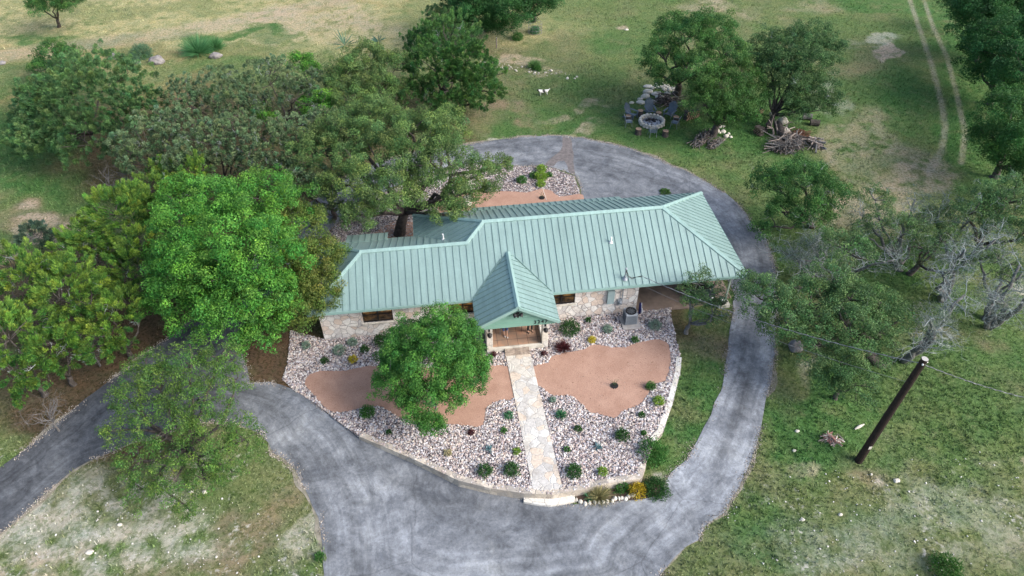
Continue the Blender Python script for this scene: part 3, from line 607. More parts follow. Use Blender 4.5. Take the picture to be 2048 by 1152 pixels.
def cap(a,b,s1,w=.17,parent=house,lift=.06,name='ridge_cap',diag=False):
    a=Vector(a);b=Vector(b);d=(b-a);h=Vector((d.x,d.y,0)).normalized();pr=Vector((h.y,-h.x,0)); dr=s1*w*(1/math.sqrt(2) if diag else 1)
    mb=MB(); vs=[]
    for p in (a,b): vs+=[p+pr*w+Vector((0,0,lift-dr)),p+Vector((0,0,lift+.02)),p-pr*w+Vector((0,0,lift-dr)),p+pr*w+Vector((0,0,lift-dr-.05)),p-pr*w+Vector((0,0,lift-dr-.05))]
    mb.add(vs,[(0,1,6,5),(1,2,7,6),(3,0,5,8),(2,4,9,7),(0,3,4,2,1),(5,6,7,9,8)])
    return mb.build(name,M['cap'],parent)
cap((XM-.1,HD/2,hM),(HL-HD/2+.1,HD/2,hM),HS); cap((Hd/2-.1,Hd/2,hW),(XM-(HD-Hd)/2+.1,Hd/2,hW),HS)
for a,b in [((HL-HD/2,HD/2,hM),(HL,0,he)),((HL-HD/2,HD/2,hM),(HL,HD,he)),((XM,HD/2,hM),(XM-(HD-Hd)/2,Hd/2,hW)),((XM,HD/2,hM),(XM-HD/2,HD,he)),((Hd/2,Hd/2,hW),(0,0,he)),((Hd/2,Hd/2,hW),(0,Hd,he))]:
    cap(a,b,HS,diag=True,w=.15,name='hip_cap')
# fascia boards
def fascia(pts,parent=house,z0=-.02,h=.18):
    mb=MB()
    for a,b in zip(pts[:-1],pts[1:]): mb.beam((a[0],a[1],a[2]+z0-h/2),(b[0],b[1],b[2]+z0-h/2),.035,h)
    return mb.build('fascia',M['fascia'],parent)
PXR=11.995; PW=2.4; PD=2.4; PHt=4.12; PB=2.56
fascia([(PXR-PW,-.02,he),(-.02,-.02,he),(-.02,Hd,he),(XM-HD/2,Hd+.02,he)]); fascia([(XM-HD/2-.02,Hd,he),(XM-HD/2-.02,HD+.02,he),(HL+.02,HD+.02,he),(HL+.02,-.02,he),(PXR+PW,-.02,he)])
# walls with real window openings in the front
WY=.5; wt=.22
wins=[(3.0,4.8,1.15,2.3),(8.12,9.9,1.2,2.35),(14.2,15.9,1.2,2.32)]
mb=MB(); xs=.5
def wbox(x0,x1,z0,z1): mb.box(((x0+x1)/2,WY+wt/2,(z0+z1)/2),(x1-x0,wt,z1-z0))
segs=[(.5,19.88)]; cur=.5
for a,b,z0,z1 in wins: wbox(cur,a,-.2,2.7); wbox(a,b,-.2,z0); wbox(a,b,z1,2.7); cur=b
wbox(cur,19.88,-.2,2.7)
mb.box((.5+.11,(WY+wt+Hd-.5)/2,1.25),(.22,Hd-.5-WY-wt,2.9)); mb.box((19.77,(WY+wt+8.3)/2,1.25),(.22,8.3-WY-wt,2.9))
mb.box(((.72+6.8)/2,Hd-.61,1.25),(6.08,.22,2.9)); mb.box((13.23,8.19,1.25),(12.86,.22,2.9)); mb.box((6.91,(Hd-.5+8.3)/2,1.25),(.22,8.3-Hd+.5,2.9))
mb.build('wall',M['wallstone'],house)
mb=MB(); mb.box((10,3.4,2.68),(19,5.5,.04)); mb.build('ceiling',M['white'],house)
for a,b,z0,z1 in wins:
    cx=(a+b)/2; mb=MB(); t_=.055; yy=WY+.07
    mb.box((cx,yy,z0+t_/2),(b-a,.07,t_)); mb.box((cx,yy,z1-t_/2),(b-a,.07,t_)); mb.box((a+t_/2,yy,(z0+z1)/2),(t_,.07,z1-z0-2*t_)); mb.box((b-t_/2,yy,(z0+z1)/2),(t_,.07,z1-z0-2*t_))
    mb.box((cx,yy,(z0+z1)/2),(.075,.065,z1-z0-2*t_)); 
    zz=(z0+z1)/2
    for q0,q1 in ((a+t_,cx-.04),(cx+.04,b-t_)): mb.box(((q0+q1)/2,yy-.005,zz),(q1-q0,.05,.035))
    fr=mb.build('window',M['dark'],house)
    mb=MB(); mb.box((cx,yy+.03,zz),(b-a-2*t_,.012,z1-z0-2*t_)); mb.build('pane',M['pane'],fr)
    mb=MB(); mb.box((cx,WY-.03,z0-.045),(b-a+.16,.12,.07)); mb.build('sill',M['limestone'],fr,bevel=.01)
# porch
zf=.35
mb=MB(); mb.box((12.03,-.63,zf/2-.05),(3.28,2.2,zf+.1)); mb.build('porch_floor',M['tile'],house)
mb=MB(); mb.box((12.03,-1.80,zf/2-.055),(2.95,.13,zf+.13),bev=0); mb.build('porch_ledge',M['limestone'],house,bevel=.015)
for cx in (10.38,13.68):
    mb=MB(); mb.box((cx,-1.68,1.25),(.36,.36,2.9)); mb.build('porch_column',M['stepstone'],house,bevel=.015)
    mb=MB(); mb.box((cx,-.5,.28),(.34,1.99,.78)); mb.build('porch_side_wall',M['stepstone'],house,bevel=.01)
mb=MB(); mb.box((11.98,-1.98,.115),(1.46,.24,.26)); mb.box((11.98,-2.2,.02),(1.5,.24,.22)); mb.build('porch_step',M['brownstep'],house,bevel=.01)
PS=(PHt-he)/PW
roof_part('porch_roof_slope',[(PXR,-PD,PHt),(PXR,PB,PHt),(PXR-PW,0,he),(PXR-PW,-PD,he)],Y,.41,off=.1)
roof_part('porch_roof_slope',[(PXR,-PD,PHt),(PXR,PB,PHt),(PXR+PW,0,he),(PXR+PW,-PD,he)],Y,.41,off=.1)
cap((PXR,-PD-.02,PHt),(PXR,PB-.1,PHt),PS,w=.14)
for s in(-1,1):   # rake boards
    mb=MB(); mb.beam((PXR+s*.0,-PD-.02,PHt-.09),(PXR+s*PW,-PD-.02,he-.09),.045,.2,(0,0,1)); mb.build('rake_board',M['fascia'],house)
    mb=MB(); mb.beam((PXR+s*(PW-.01),-PD,he-.1),(PXR+s*(PW-.01),0.0,he-.1),.035,.16); mb.build('fascia',M['fascia'],house)
    # dark valley flashing between porch and main roof
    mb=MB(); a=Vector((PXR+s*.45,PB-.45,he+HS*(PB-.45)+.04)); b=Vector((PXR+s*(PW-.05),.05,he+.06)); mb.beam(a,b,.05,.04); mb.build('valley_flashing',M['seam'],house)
mb=MB(); yg=-2.18; top=PHt-.12
mb.prism([(PXR-PW+.12,yg,he-.12),(PXR+PW-.12,yg,he-.12),(PXR,yg,top)][::1],bot=[(PXR-PW+.12,yg+.1,he-.12),(PXR+PW-.12,yg+.1,he-.12),(PXR,yg+.1,top)])
for z in (he+.28,he+.62,he+.95):
    hw=(top-z)/PS-.1
    mb.box((PXR,yg-.006,z),(2*hw,.014,.018))
mb.build('gable_panel',M['trim'],house)
mb=MB(); mb.box((12.03,-1.95,he-.25),(4.2,.36,.26)); mb.box((12.03,-2.19,he-.2),(4.3,.03,.34)); mb.build('porch_beam',M['trim'],house)
def floodlight(p,parent,k=1):
    mb=MB(); p=Vector(p); mb.lathe(p,[(.07*k,0),(.07*k,.03),(.03*k,.05)],10,Matrix.Rotation(R_(90),4,'X'))
    for s in(-1,1):
        q=p+Vector((s*.13*k,-.12*k,.02*k)); mb.tube([p+Vector((0,-.04,0)),q],.018*k,6); mb.lathe(q,[(.03*k,.08*k),(.06*k,.04*k),(.085*k,-.07*k),(.08*k,-.08*k)],10,Matrix.Rotation(R_(35*s),4,'Y')@Matrix.Rotation(R_(-30),4,'X'))
    mb.lathe(p+Vector((0,-.08*k,-.09*k)),[(.02*k,.06*k),(.05*k,.03*k),(.045*k,-.05*k)],8)
    return mb.build('floodlight',M['dark'],parent)
floodlight((PXR,yg-.03,he+.72),house,1.45); floodlight((5.75,WY-.02,2.45),house,1.2)
# house number
cu=bpy.data.curves.new('num','FONT'); cu.body='3247'; cu.size=.34; cu.extrude=.012; cu.space_character=1.25; cu.align_x='CENTER'
to=bpy.data.objects.new('num',cu); C.objects.link(to); dg=bpy.context.evaluated_depsgraph_get(); dg.update()
me=bpy.data.meshes.new_from_object(to.evaluated_get(dg)); bpy.data.objects.remove(to); me.materials.clear(); me.materials.append(M['dark'])
no=bpy.data.objects.new('house_number',me); C.objects.link(no); no.parent=house; no.location=(PXR+1.33,-2.222,he-.24); no.rotation_euler=(R_(90),0,0)
no['label']='black house number 3247 on the porch beam'
# lanterns on the columns
for cx in (10.38,13.68):
    mb=MB(); y0=-1.86
    mb.box((cx,y0-.012,1.95),(.1,.03,.2)); mb.tube([(cx,y0,2.0),(cx,y0-.14,2.12),(cx,y0-.2,2.02),(cx,y0-.2,1.86)],.016,6); mb.lathe((cx,y0-.02,2.1),[(.02,-.03),(.07,0),(.02,.05)],10)
    ln=mb.build('wall_lantern',M['dark'],house)
    mb=MB(); mb.lathe((cx,y0-.2,1.62),[(.05,-.08),(.12,.0),(.145,.13),(.15,.16),(.05,.26),(.015,.3)],12); mb.build('lamp_shade',M['dark'],ln)
# front door and inner porch wall door
mb=MB(); mb.box((12.0,WY-.02,1.4),(1.0,.06,2.05)); dr_=mb.build('door',mat('door_wood',(.16,.08,.045),(.1,.05,.03),3,.5),house,bevel=.01)
mb=MB(); mb.lathe((12.4,WY-.09,1.35),[(.015,-.04),(.035,0),(.015,.04)],8); mb.build('handle',M['dark'],dr_)
# vents, mast and meter
for (a,b,c) in [(18.39,2.54,0),(8.2,4.7,0)]:
    z=he+HS*(b if b<HD/2 else 0); 
    if b>4: z=he+HS*(Hd-b)
    mb=MB(); mb.tube([(a,b,z),(a,b,z+.42)],.05,10); mb.lathe((a,b,z-.01),[(.13,0),(.11,.05),(.055,.1)],10); mb.build('vent_pipe',M['white'],house)
mb=MB(); mx_,my_=18.86,.42; mb.tube([(mx_,my_-.02,1.25),(mx_,my_-.02,3.72)],.04,10); mb.build('mast_pipe',M['greymetal'],house)
mb=MB(); zr=he+HS*my_; mb.lathe((mx_,my_-.02,zr-.02),[(.2,0),(.15,.06),(.06,.16)],12); mb.tube([(mx_,my_-.02,zr+.14),(mx_,my_-.02,zr+.2)],.075,10); mb.build('mast_flashing',M['greymetal'],house)
mb=MB(); mb.lathe((mx_,my_-.02,3.68),[(.06,0),(.08,.05),(.06,.12),(.01,.15)],10); mb.build('weather_head',M['greymetal'],house)
mb=MB()
for k_ in (0,.06,-.06): mb.tube([(mx_,my_-.05,3.7),(mx_+.1+k_,my_-.2,3.35),(mx_+.35,my_-.25+k_,3.15),(mx_+.6,my_-.3,3.28),(mx_+.95,my_-.35,3.34+k_)],.013,5)
mb.build('service_wires',M['dark'],house)
mb=MB(); mb.box((18.12,WY-.1,1.55),(.44,.2,1.05)); mb.build('electrical_panel',M['boxgreen'],house,bevel=.01)
mb=MB(); mb.box((18.74,WY-.08,1.05),(.3,.16,.42)); mb.lathe((18.74,WY-.16,1.05),[(.11,0),(.11,.06),(.08,.12),(.0,.13)],14,Matrix.Rotation(R_(90),4,'X')); mb.build('electric_meter',M['greymetal'],house)
mb=MB(); mb.box((14.55,WY-.01,.12),(.45,.04,.2)); mb.build('crawl_vent',M['dark'],house)
# carport posts
for p in ((25.55,.22),(25.55,8.5),(22.9,8.6)):
    mb=MB(); mb.box((p[0],p[1],1.35),(.1,.1,2.62)); mb.box((p[0],p[1],.09),(.2,.2,.05)); mb.build('carport_post',M['trim'] if p[1]>1 else mat('post_paint',(.42,.5,.42),(.34,.42,.35),3,.6),house)
# ------------------------------------------------------------------ AC unit
a0=P(1262,655); a0=Vector((19.25,-.42,0))
ac=empty('air_conditioner',a0,'grey outdoor air conditioner on a concrete pad beside the stone wall','air conditioner')
mb=MB(); mb.box((a0.x,a0.y-.12,.09),(1.12,1.12,.1)); mb.build('concrete_pad',M['concrete'],ac,bevel=.01)
mb=MB(); mb.box((a0.x,a0.y,.57),(.74,.74,.82))
mb.build('casing',M['greymetal'],ac,bevel=.02)
mb=MB()
for k in range(11):
    z=.24+k*.06
    for s in(-1,1): mb.box((a0.x,a0.y+s*.376,z),(.62,.012,.022)); mb.box((a0.x+s*.376,a0.y,z),(.012,.62,.022))
mb.build('louvre_grille',mat('grille_metal',(.12,.14,.16),(.09,.11,.13),4,.5,bmp=0),ac)
mb=MB(); mb.lathe((a0.x,a0.y,.982),[(.34,0),(.34,.03),(.3,.035),(.29,.004),(.0,.004)],24); mb.build('fan_well',M['dark'],ac)
mb=MB()
for k in range(7): mb.lathe((a0.x,a0.y,1.0),[(.045*(k+1),0),(.045*(k+1)+.006,.006),(.045*(k+1),.012)],20) if False else None
for k in range(4): mb.box((a0.x,a0.y,.995),(.5,.09,.012),rz=k*math.pi/4)
mb.lathe((a0.x,a0.y,.99),[(.09,0),(.09,.03),(.02,.04)],12); mb.build('fan',mat('fan_metal',(.07,.08,.09),(.05,.055,.06),3,.5,bmp=0),ac)
# blue folded item at the corner
mb=MB(); q=Vector((20.05,.2,.06)); mb.tube([q,q+Vector((.02,.08,.3)),q+Vector((.02,.12,.6)),q+Vector((0,.16,.8))],[.07,.1,.09,.04],8); bg_=empty('garden_umbrella',q,'blue and white rolled bundle leaning on the wall corner by the carport','umbrella'); mb.build('cover',M['blue'],bg_,smooth=True)
mb=MB(); mb.tube([q+Vector((.12,0,0)),q+Vector((.1,.14,.8))],.02,6); mb.box(q+Vector((.14,.02,.25)),(.05,.1,.3)); mb.build('pole',M['white'],bg_)
# ------------------------------------------------------------------ utility pole and wires
b=P(1716,922); t_=Vector((b.x+.62,b.y+.12,b.z+7.75))
po=empty('utility_pole',b,'tall dark wooden utility pole standing in the grass, leaning right','utility pole')
mb=MB(); mb.tube([b-Vector((0,0,.3)),b+(t_-b)*.5,t_],[.2,.18,.155],14); mb.build('shaft',M['pole'],po,smooth=False)
mb=MB(); mb.tube([t_,t_+Vector((0,0,.012))],[.15,.147],14); mb.build('sawn_top',mat('weathered_top',(.5,.48,.44),(.3,.28,.26),8,.9),po)
sgn=b+(t_-b)*.18; mb=MB(); mb.box(sgn+Vector((-.02,-.2,0)),(.16,.02,.2)); mb.build('tag_plate',M['limestone'],po)
mb=MB(); ht=t_+Vector((-.1,-.14,-.22)); mb.lathe(ht,[(.03,-.05),(.05,0),(.03,.05)],8); mb.tube([ht,ht+Vector((.3,.1,.02))],.02,6); mb.build('insulator',M['white'],po)
def wire(name,a,b,sag,label,r=.014,twist=False):
    a=Vector(a);b=Vector(b);mb=MB();n=60
    def pt(t,ph=0,rr=0): 
        p=a.lerp(b,t); p.z-=sag*4*t*(1-t); return p+Vector((0,math.cos(ph)*rr,math.sin(ph)*rr))
    mb.tube([pt(i/n) for i in range(n+1)],r,5)
    if twist: mb.tube([pt(i/240,i*.55,.022) for i in range(241)],r*.9,4)
    return tag(mb.build(name,M['cable'],org=tuple(a)),label,'power line')
top=t_+Vector((-.08,-.05,-.25))
wire('power_line',top,(19.82,.07,3.33),.55,'twisted service cable running from the pole to the roof mast',.014,True)
wire('power_line',top,P(2300,840,7.4),.5,'overhead cable running from the pole out of frame to the right',.013,True)
wire('power_line',t_+Vector((-.1,-.05,-1.6)),(19.8,.46,2.4),.45,'thin lower cable from the pole towards the carport',.008)
# ------------------------------------------------------------------ foliage
KIND={ # leaf length, width, clump radius(m), density, porosity, base colour, new growth and lit-top colour, flatten
 'bright':dict(l=.17,w=.085,cr=.52,dn=1.5,cl=2.0,c=(.05,.20,.035),t=(.23,.47,.06),sh=.1),
 'yellow':dict(l=.14,w=.08,cr=.5,dn=1.5,cl=2.6,c=(.075,.15,.03),t=(.25,.27,.06),sh=.1),
 'pistache':dict(l=.15,w=.065,cr=.42,dn=1.6,cl=3.4,c=(.05,.18,.038),t=(.17,.38,.06),sh=.1),
 'oak':dict(l=.13,w=.08,cr=.50,dn=1.4,cl=2.0,c=(.08,.165,.055),t=(.25,.34,.09),sh=.1),
 'oakdark':dict(l=.13,w=.08,cr=.5,dn=1.4,cl=2.0,c=(.04,.13,.035),t=(.13,.26,.055),sh=.1),
 'greyoak':dict(l=.15,w=.08,cr=.45,dn=1.15,cl=2.1,c=(.10,.175,.085),t=(.29,.37,.18),sh=.45),
 'willow':dict(l=.20,w=.06,cr=.5,dn=1.5,cl=2.3,c=(.06,.155,.06),t=(.21,.33,.11),sh=.6),
 'sparse':dict(l=.11,w=.07,cr=.38,dn=.85,cl=1.5,c=(.075,.155,.06),t=(.21,.32,.11),sh=.1),
 'right':dict(l=.12,w=.08,cr=.46,dn=1.05,cl=1.7,c=(.065,.15,.055),t=(.20,.32,.11),sh=.1),
 'juniper':dict(l=.28,w=.055,cr=.5,dn=1.6,cl=2.2,c=(.045,.15,.033),t=(.29,.43,.06),sh=1.0),
 'cedar':dict(l=.2,w=.065,cr=.45,dn=1.6,cl=2.4,c=(.045,.135,.04),t=(.13,.26,.06),sh=.8),
 'dark':dict(l=.20,w=.10,cr=.7,dn=1.4,cl=2.2,c=(.028,.105,.03),t=(.07,.19,.045),sh=.1),
}
def unit(a): return a/np.maximum(np.linalg.norm(a,axis=-1,keepdims=True),1e-6)
MULT=dict(bright=1.7,oak=1.65,greyoak=1.8,willow=1.8,juniper=1.65,yellow=1.7,pistache=1.3,oakdark=1.4,dark=1.8,cedar=1.7,sparse=1.65,right=1.9)
def foliage(lobes,kd,rng,lmul=1.0,kdn=''):
    cs=[];rs=[]
    for c,Rr,fl in lobes:
        rc=kd['cr']*(.55+.22*Rr**.6); n=max(5,int(kd['cl']*(Rr/rc)**2*MULT.get(kdn,1.3)))
        d=unit(rng.normal(size=(n,3))); d[:,2]=np.where(d[:,2]<-.35,-d[:,2]*.7,d[:,2]); d=unit(d)
        rad=Rr*(rng.uniform(.2,1,n)**.28)-rc*.3
        # uneven outline: low frequency lobes
        rad*=1+.20*np.sin(d[:,0]*5+c[0])*np.cos(d[:,1]*6+c[1])+rng.uniform(-.14,.12,n)
        p=np.array(c)+d*np.maximum(rad,.1)[:,None]*np.array([1,1,fl]); cs.append(p); rs.append(rc*rng.uniform(.5,1.15,n))
    cs=np.vstack(cs); rs=np.concatenate(rs); cs[:,2]=np.maximum(cs[:,2],.35)
    l=kd['l']*lmul*.8; wv=kd['w']*lmul*.8; cnt=np.maximum(6,(kd['dn']*4*math.pi*rs**2/(l*wv*1.1)*.42)).astype(int)
    idx=np.repeat(np.arange(len(cs)),cnt); n=len(idx)
    d=unit(rng.normal(size=(n,3))+np.array([0,0,.35])); d=unit(d)
    cen0=cs.mean(0); od=unit(cs-cen0)
    if kd['sh']>.3:   # drawn-out sprays
        ax=unit(od+np.array([0,0,.6])); along=rng.uniform(0,1,n)**.8
        rr=rs[idx]*(1-along*.75)*rng.uniform(.3,1,n); perp=unit(np.cross(d,ax[idx])+1e-4)
        pos=cs[idx]+ax[idx]*(along*rs[idx]*1.5*kd['sh'])[:,None]+perp*rr[:,None]*.8
        tdir=unit(ax[idx]*1.0+perp*.7+rng.normal(size=(n,3))*.3)
    else:
        rr=rs[idx]*np.where(rng.uniform(0,1,n)<.9,rng.uniform(.35,1.0,n)**.6,rng.uniform(.9,1.35,n))
        pos=cs[idx]+d*rr[:,None]*np.array([1,1,.8]); tdir=unit(np.cross(d,rng.normal(size=(n,3)))+.2*d)
    nrm=unit(d*.6+rng.normal(size=(n,3))*.75+np.array([0,0,.35])); b=unit(np.cross(nrm,tdir)); nn=np.cross(tdir,b)
    ls=(l*rng.uniform(.6,1.3,n))[:,None]; ws=(wv*rng.uniform(.7,1.2,n))[:,None]
    global NLEAF; NLEAF+=n
    v=np.empty((n,4,3)); v[:,0]=pos-tdir*ls*.5; v[:,1]=pos+b*ws*.5+nn*ws*.15; v[:,2]=pos+tdir*ls*.5; v[:,3]=pos-b*ws*.5+nn*ws*.15
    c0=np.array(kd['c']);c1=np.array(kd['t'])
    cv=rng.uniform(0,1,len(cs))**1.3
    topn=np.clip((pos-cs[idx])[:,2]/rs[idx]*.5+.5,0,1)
    mixv=np.clip(cv[idx]*.6*topn+topn**3*.3+rng.uniform(-.25,.2,n),0,1)[:,None]  # clump tops blended lighter: new growth plus light from above painted in
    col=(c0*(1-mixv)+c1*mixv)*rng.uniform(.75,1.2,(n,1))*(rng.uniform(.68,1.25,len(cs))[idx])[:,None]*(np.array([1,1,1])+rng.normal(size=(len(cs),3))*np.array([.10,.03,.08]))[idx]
    return v.reshape(-1,3),np.arange(n*4).reshape(-1,4),np.repeat(col,4,0),cs,rs
def crook(mb,p,d,L,r,depth,rng,n=5,wig=.35,up=.1,ends=None,kids=(2,4)):
    pts=[Vector(p)]; rad=[r]; d=Vector(d).normalized(); seg=max(3,min(6,int(L/.25)))
    for i in range(seg):
        d=(d+Vector((rng.normal(),rng.normal(),rng.normal()+up))*wig).normalized(); pts.append(pts[-1]+d*(L/seg)); rad.append(r*(1-.6*(i+1)/seg))
        if pts[-1].z<.25: pts[-1].z=.25; d.z=abs(d.z)
    mb.tube(pts,rad,n,cap=False)
    if depth>0:
        for k in range(rng.integers(kids[0],kids[1]+1)):
            j=int(rng.integers(max(1,seg//3),seg+1)); nd=(d*.6+Vector((rng.normal(),rng.normal(),rng.normal()*.8+.1))*.8).normalized()
            crook(mb,pts[j],nd,L*rng.uniform(.45,.75),max(rad[j]*.7,.006),depth-1,rng,4 if depth>1 else 3,wig,up,ends,kids)
    elif ends is not None: ends.append(tuple(pts[-1]))
def curve(a,b,r0,r1,rng,n=6,wig=.12,lift=.2):
    a=Vector(a);b=Vector(b);L=(b-a).length; pts=[];rad=[]
    off=Vector((rng.normal(),rng.normal(),rng.normal()*.5))*L*wig
    for i in range(n+1):
        t=i/n; p=a.lerp(b,t)+off*math.sin(math.pi*t)+Vector((0,0,lift*L*.3*math.sin(math.pi*t))); p+=Vector((rng.normal(),rng.normal(),rng.normal()))*.02*L*(0<i<n)
        pts.append(p); rad.append(r0+(r1-r0)*t)
    return pts,rad
seedc=[100]
def tree(name,label,lobes_px,kind,base=None,group=None,tr=.18,cat='tree',fl=.82,fork=.3,lmul=1.0,twigs=0,bark='bark',col=None,branches=28):
    seedc[0]+=1; rng=np.random.default_rng(seedc[0]); kd=dict(KIND[kind])
    if col: kd['c'],kd['t']=col
    lobes=[]
    for q in lobes_px:
        c=P(q[0],q[1],q[2]); lobes.append((tuple(c),q[3]*mpp(c)*LS,fl))
    if base is None:
        wsum=sum(l[1]**2 for l in lobes); bx=sum(l[0][0]*l[1]**2 for l in lobes)/wsum; by=sum(l[0][1]*l[1]**2 for l in lobes)/wsum; b=Vector((bx,by,H(bx,by)))
    else: b=P(*base)
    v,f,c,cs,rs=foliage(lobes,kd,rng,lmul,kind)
    e=empty(name,b,label,cat,group)
    mb=MB(); mean=Vector((sum(l[0][0] for l in lobes),sum(l[0][1] for l in lobes),sum(l[0][2] for l in lobes)))/len(lobes)
    fk=b.lerp(mean,fork); fk.z=max(fk.z,b.z+.35*min(l[0][2] for l in lobes))
    pts,rad=curve(b-Vector((0,0,.15)),fk,tr*1.25,tr*.9,rng,5,.05,0); rad[0]*=1.35; mb.tube(pts,rad,9)
    nodes=[]
    for l in lobes:
        pts,rad=curve(fk,l[0],tr*.55,tr*.2,rng,6,.12,.15); mb.tube(pts,rad,7); nodes.append(pts)
    sel=rng.permutation(len(cs))[:branches]
    for i in sel:
        t=Vector(cs[i]); best=min(((p-t).length,p) for ps in nodes for p in ps[2:]) if False else None
        bp=None;bd=1e9
        for ps in nodes:
            for p in ps[2:]:
                dd=(p-t).length
                if dd<bd: bd=dd;bp=p
        pts,rad=curve(bp,t,tr*.22,.02,rng,4,.15,.1); mb.tube(pts,rad,4,cap=False)
    if twigs:
        tb=mb; tb.cur=1
        for i in rng.permutation(len(cs))[:twigs]:
            p=Vector(cs[i]); d=(p-mean); d.z+=.3
            crook(tb,p-d.normalized()*rs[i]*.6,d,rs[i]*1.6,.022,2,rng,4,.4,.05)
    mb.build('trunk',[M[bark],M['lichen']],e,smooth=True)
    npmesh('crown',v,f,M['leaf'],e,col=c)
    return e
LS=1.14; NLEAF=0
G1='bushy trees massed left of the house'; G2='junipers lining the left drive'
tree('shade_tree','large round bright green shade tree at the left end of the house',[(450,500,5.6,125),(530,420,5.8,82),(385,420,4.8,70),(375,560,4.0,80),(480,620,3.6,88),(555,600,3.8,60),(400,620,3.0,60),(350,520,4.0,50),(520,520,6.0,85),(330,600,3.0,40),(520,680,2.4,45)],'bright',tr=.3,fl=.85)
tree('holly_tree','yellow green broadleaf tree touching the left end of the roof',[(598,455,4.4,52),(632,520,4.0,56),(640,585,3.4,46),(600,620,2.8,52),(585,540,3.6,60)],'yellow',tr=.18)
tree('pistache_tree','round green tree in front of the house between the path and left window',[(868,720,3.4,92),(815,690,3.0,50),(905,680,3.2,56),(925,760,2.9,52),(855,810,2.3,50),(795,770,2.6,48),(935,720,2.8,38),(860,850,1.6,28),(805,730,2.8,50)],'pistache',base=(866,812),tr=.12,branches=60,bark='bark_grey')
tree('live_oak','spreading live oak leaning over the back of the roof',[(830,290,6.5,75),(890,260,6.2,50),(760,330,5.8,75),(700,370,5.0,55),(880,340,6.0,60),(790,390,5.0,60),(960,350,4.6,45),(1000,335,4.0,26),(920,400,4.4,40),(895,430,4.0,36),(640,310,4.8,60),(700,270,5.4,60),(760,250,6.0,60),(975,385,3.6,24),(720,430,4.0,38)],'oak',base=(800,468),tr=.36,fork=.35,branches=60)
# left and back-left mass
specs=[('broad_tree','bushy grey green tree at the far left edge of the mass',[(165,210,3.6,84),(225,160,3.6,64),(285,210,3.2,40),(150,150,3.0,46),(60,290,2.0,44),(110,240,3.0,60),(90,200,2.6,50),(260,240,3.4,50),(180,290,2.6,70),(110,290,2.2,45),(60,240,2.0,36)],'willow'),
('round_bush','dark green round bush between the track and the bushy tree',[(110,118,1.8,40),(90,140,1.4,28),(140,112,1.8,26)],'oakdark'),
('broad_tree','grey green tree just right of the leftmost bushy tree',[(300,290,3.6,60),(350,260,3.8,50),(290,330,3.0,50),(250,300,2.8,40)],'greyoak'),
('broad_tree','greyish olive tree with bare twigs in the middle of the mass',[(440,190,3.8,55),(400,220,3.8,50),(480,230,4.0,50),(370,190,3.2,40)],'greyoak'),
('broad_tree','pale twiggy oak near the upper middle of the mass',[(540,170,4.0,60),(590,200,4.0,45),(510,210,3.8,40),(620,170,3.4,34)],'greyoak'),
('broad_tree','olive oak above the bright shade tree',[(420,290,4.4,60),(470,270,4.6,50),(380,320,3.8,50),(450,330,3.8,40)],'greyoak'),
('broad_tree','dark oak behind the bright shade tree on its right',[(540,290,4.6,55),(590,270,4.6,50),(600,330,4.2,50),(540,340,4.0,45),(510,320,4.0,40)],'greyoak'),
('broad_tree','dense grey green oak left of the live oak',[(640,380,4.2,50),(600,370,4.2,42),(660,430,3.2,42),(690,300,4.6,40),(650,250,4.4,40)],'greyoak'),
('broad_tree','light olive tree standing on the field side of the mass',[(730,135,4.2,55),(790,140,4.2,45),(690,160,3.8,40),(760,190,3.4,50),(710,200,3.2,44)],'oak'),
('broad_tree','low green tree in the gap left of the cedar',[(640,215,2.8,36),(600,125,2.0,22),(620,140,1.8,22),(530,235,3,26)],'bright'),
]
for n_,lb,lo,kd in specs: tree(n_,lb,lo,kd,tr=.16,group=G1 if n_=='broad_tree' else None,twigs=(16 if kd=='greyoak' else 0),lmul=1.15,branches=24,cat='bush' if 'bush' in n_ else 'tree')
tree('cedar_tree','tall dark cedar at the right side of the mass',[(900,90,5.0,60),(870,140,4.6,55),(930,130,4.8,50),(850,90,4.2,40),(900,180,3.6,55),(840,190,3.0,40)],'cedar',tr=.25,twigs=14,lmul=1.1)
tree('cedar_tree','leaning cedar with an exposed trunk beside the dirt path',[(960,165,2.8,36),(985,150,2.6,26),(930,205,2.4,36),(895,220,2.0,30),(990,185,2.2,20),(960,205,1.8,24)],'cedar',base=(912,222),tr=.2,lmul=1.1)
tree('cedar_tree','slender yellow green juniper poking up above the shade tree',[(392,335,4.4,22),(388,365,3.6,26),(375,385,3,24),(400,390,3,24)],'juniper',tr=.1)
# junipers by the left drive
jun=[('tall juniper at the top of the row beside the bare patch',[(230,430,4.0,50),(270,405,4.0,40),(200,470,3.4,45),(300,440,3.4,40),(250,500,3.0,45)]),
('juniper with drooping sprays left of the shade tree',[(290,500,3.8,44),(260,540,3.4,44),(310,560,3.0,34),(240,580,2.8,36)]),
('yellow green juniper in the middle of the left row',[(150,560,4.2,50),(120,600,4.0,44),(180,610,3.6,46),(150,650,2.8,50)]),
('juniper nearest the left drive beside the shade tree',[(230,640,3.0,46),(260,610,2.8,34),(200,680,2.4,40),(240,690,2.0,30)]),
('juniper at the left edge with bright yellow green tips',[(20,680,4.4,48),(30,740,3.6,44),(10,640,4.2,40),(50,780,2.6,26)]),
('juniper with grey dead twigs at the left edge',[(60,570,4.0,48),(30,540,3.6,44),(90,545,3.6,34),(60,630,3.2,44)]),
('lower juniper overhanging the leaf litter',[(110,690,2.8,46),(90,740,2.2,36),(140,720,2.2,34)]),
('dark juniper behind the row near the bare patch',[(170,480,3.0,40),(140,520,3.0,36),(200,525,3.2,36)]),
('juniper growing against the bright shade tree',[(330,420,3.6,36),(350,380,3.8,30),(310,380,3.4,30),(330,350,3.0,30)])]
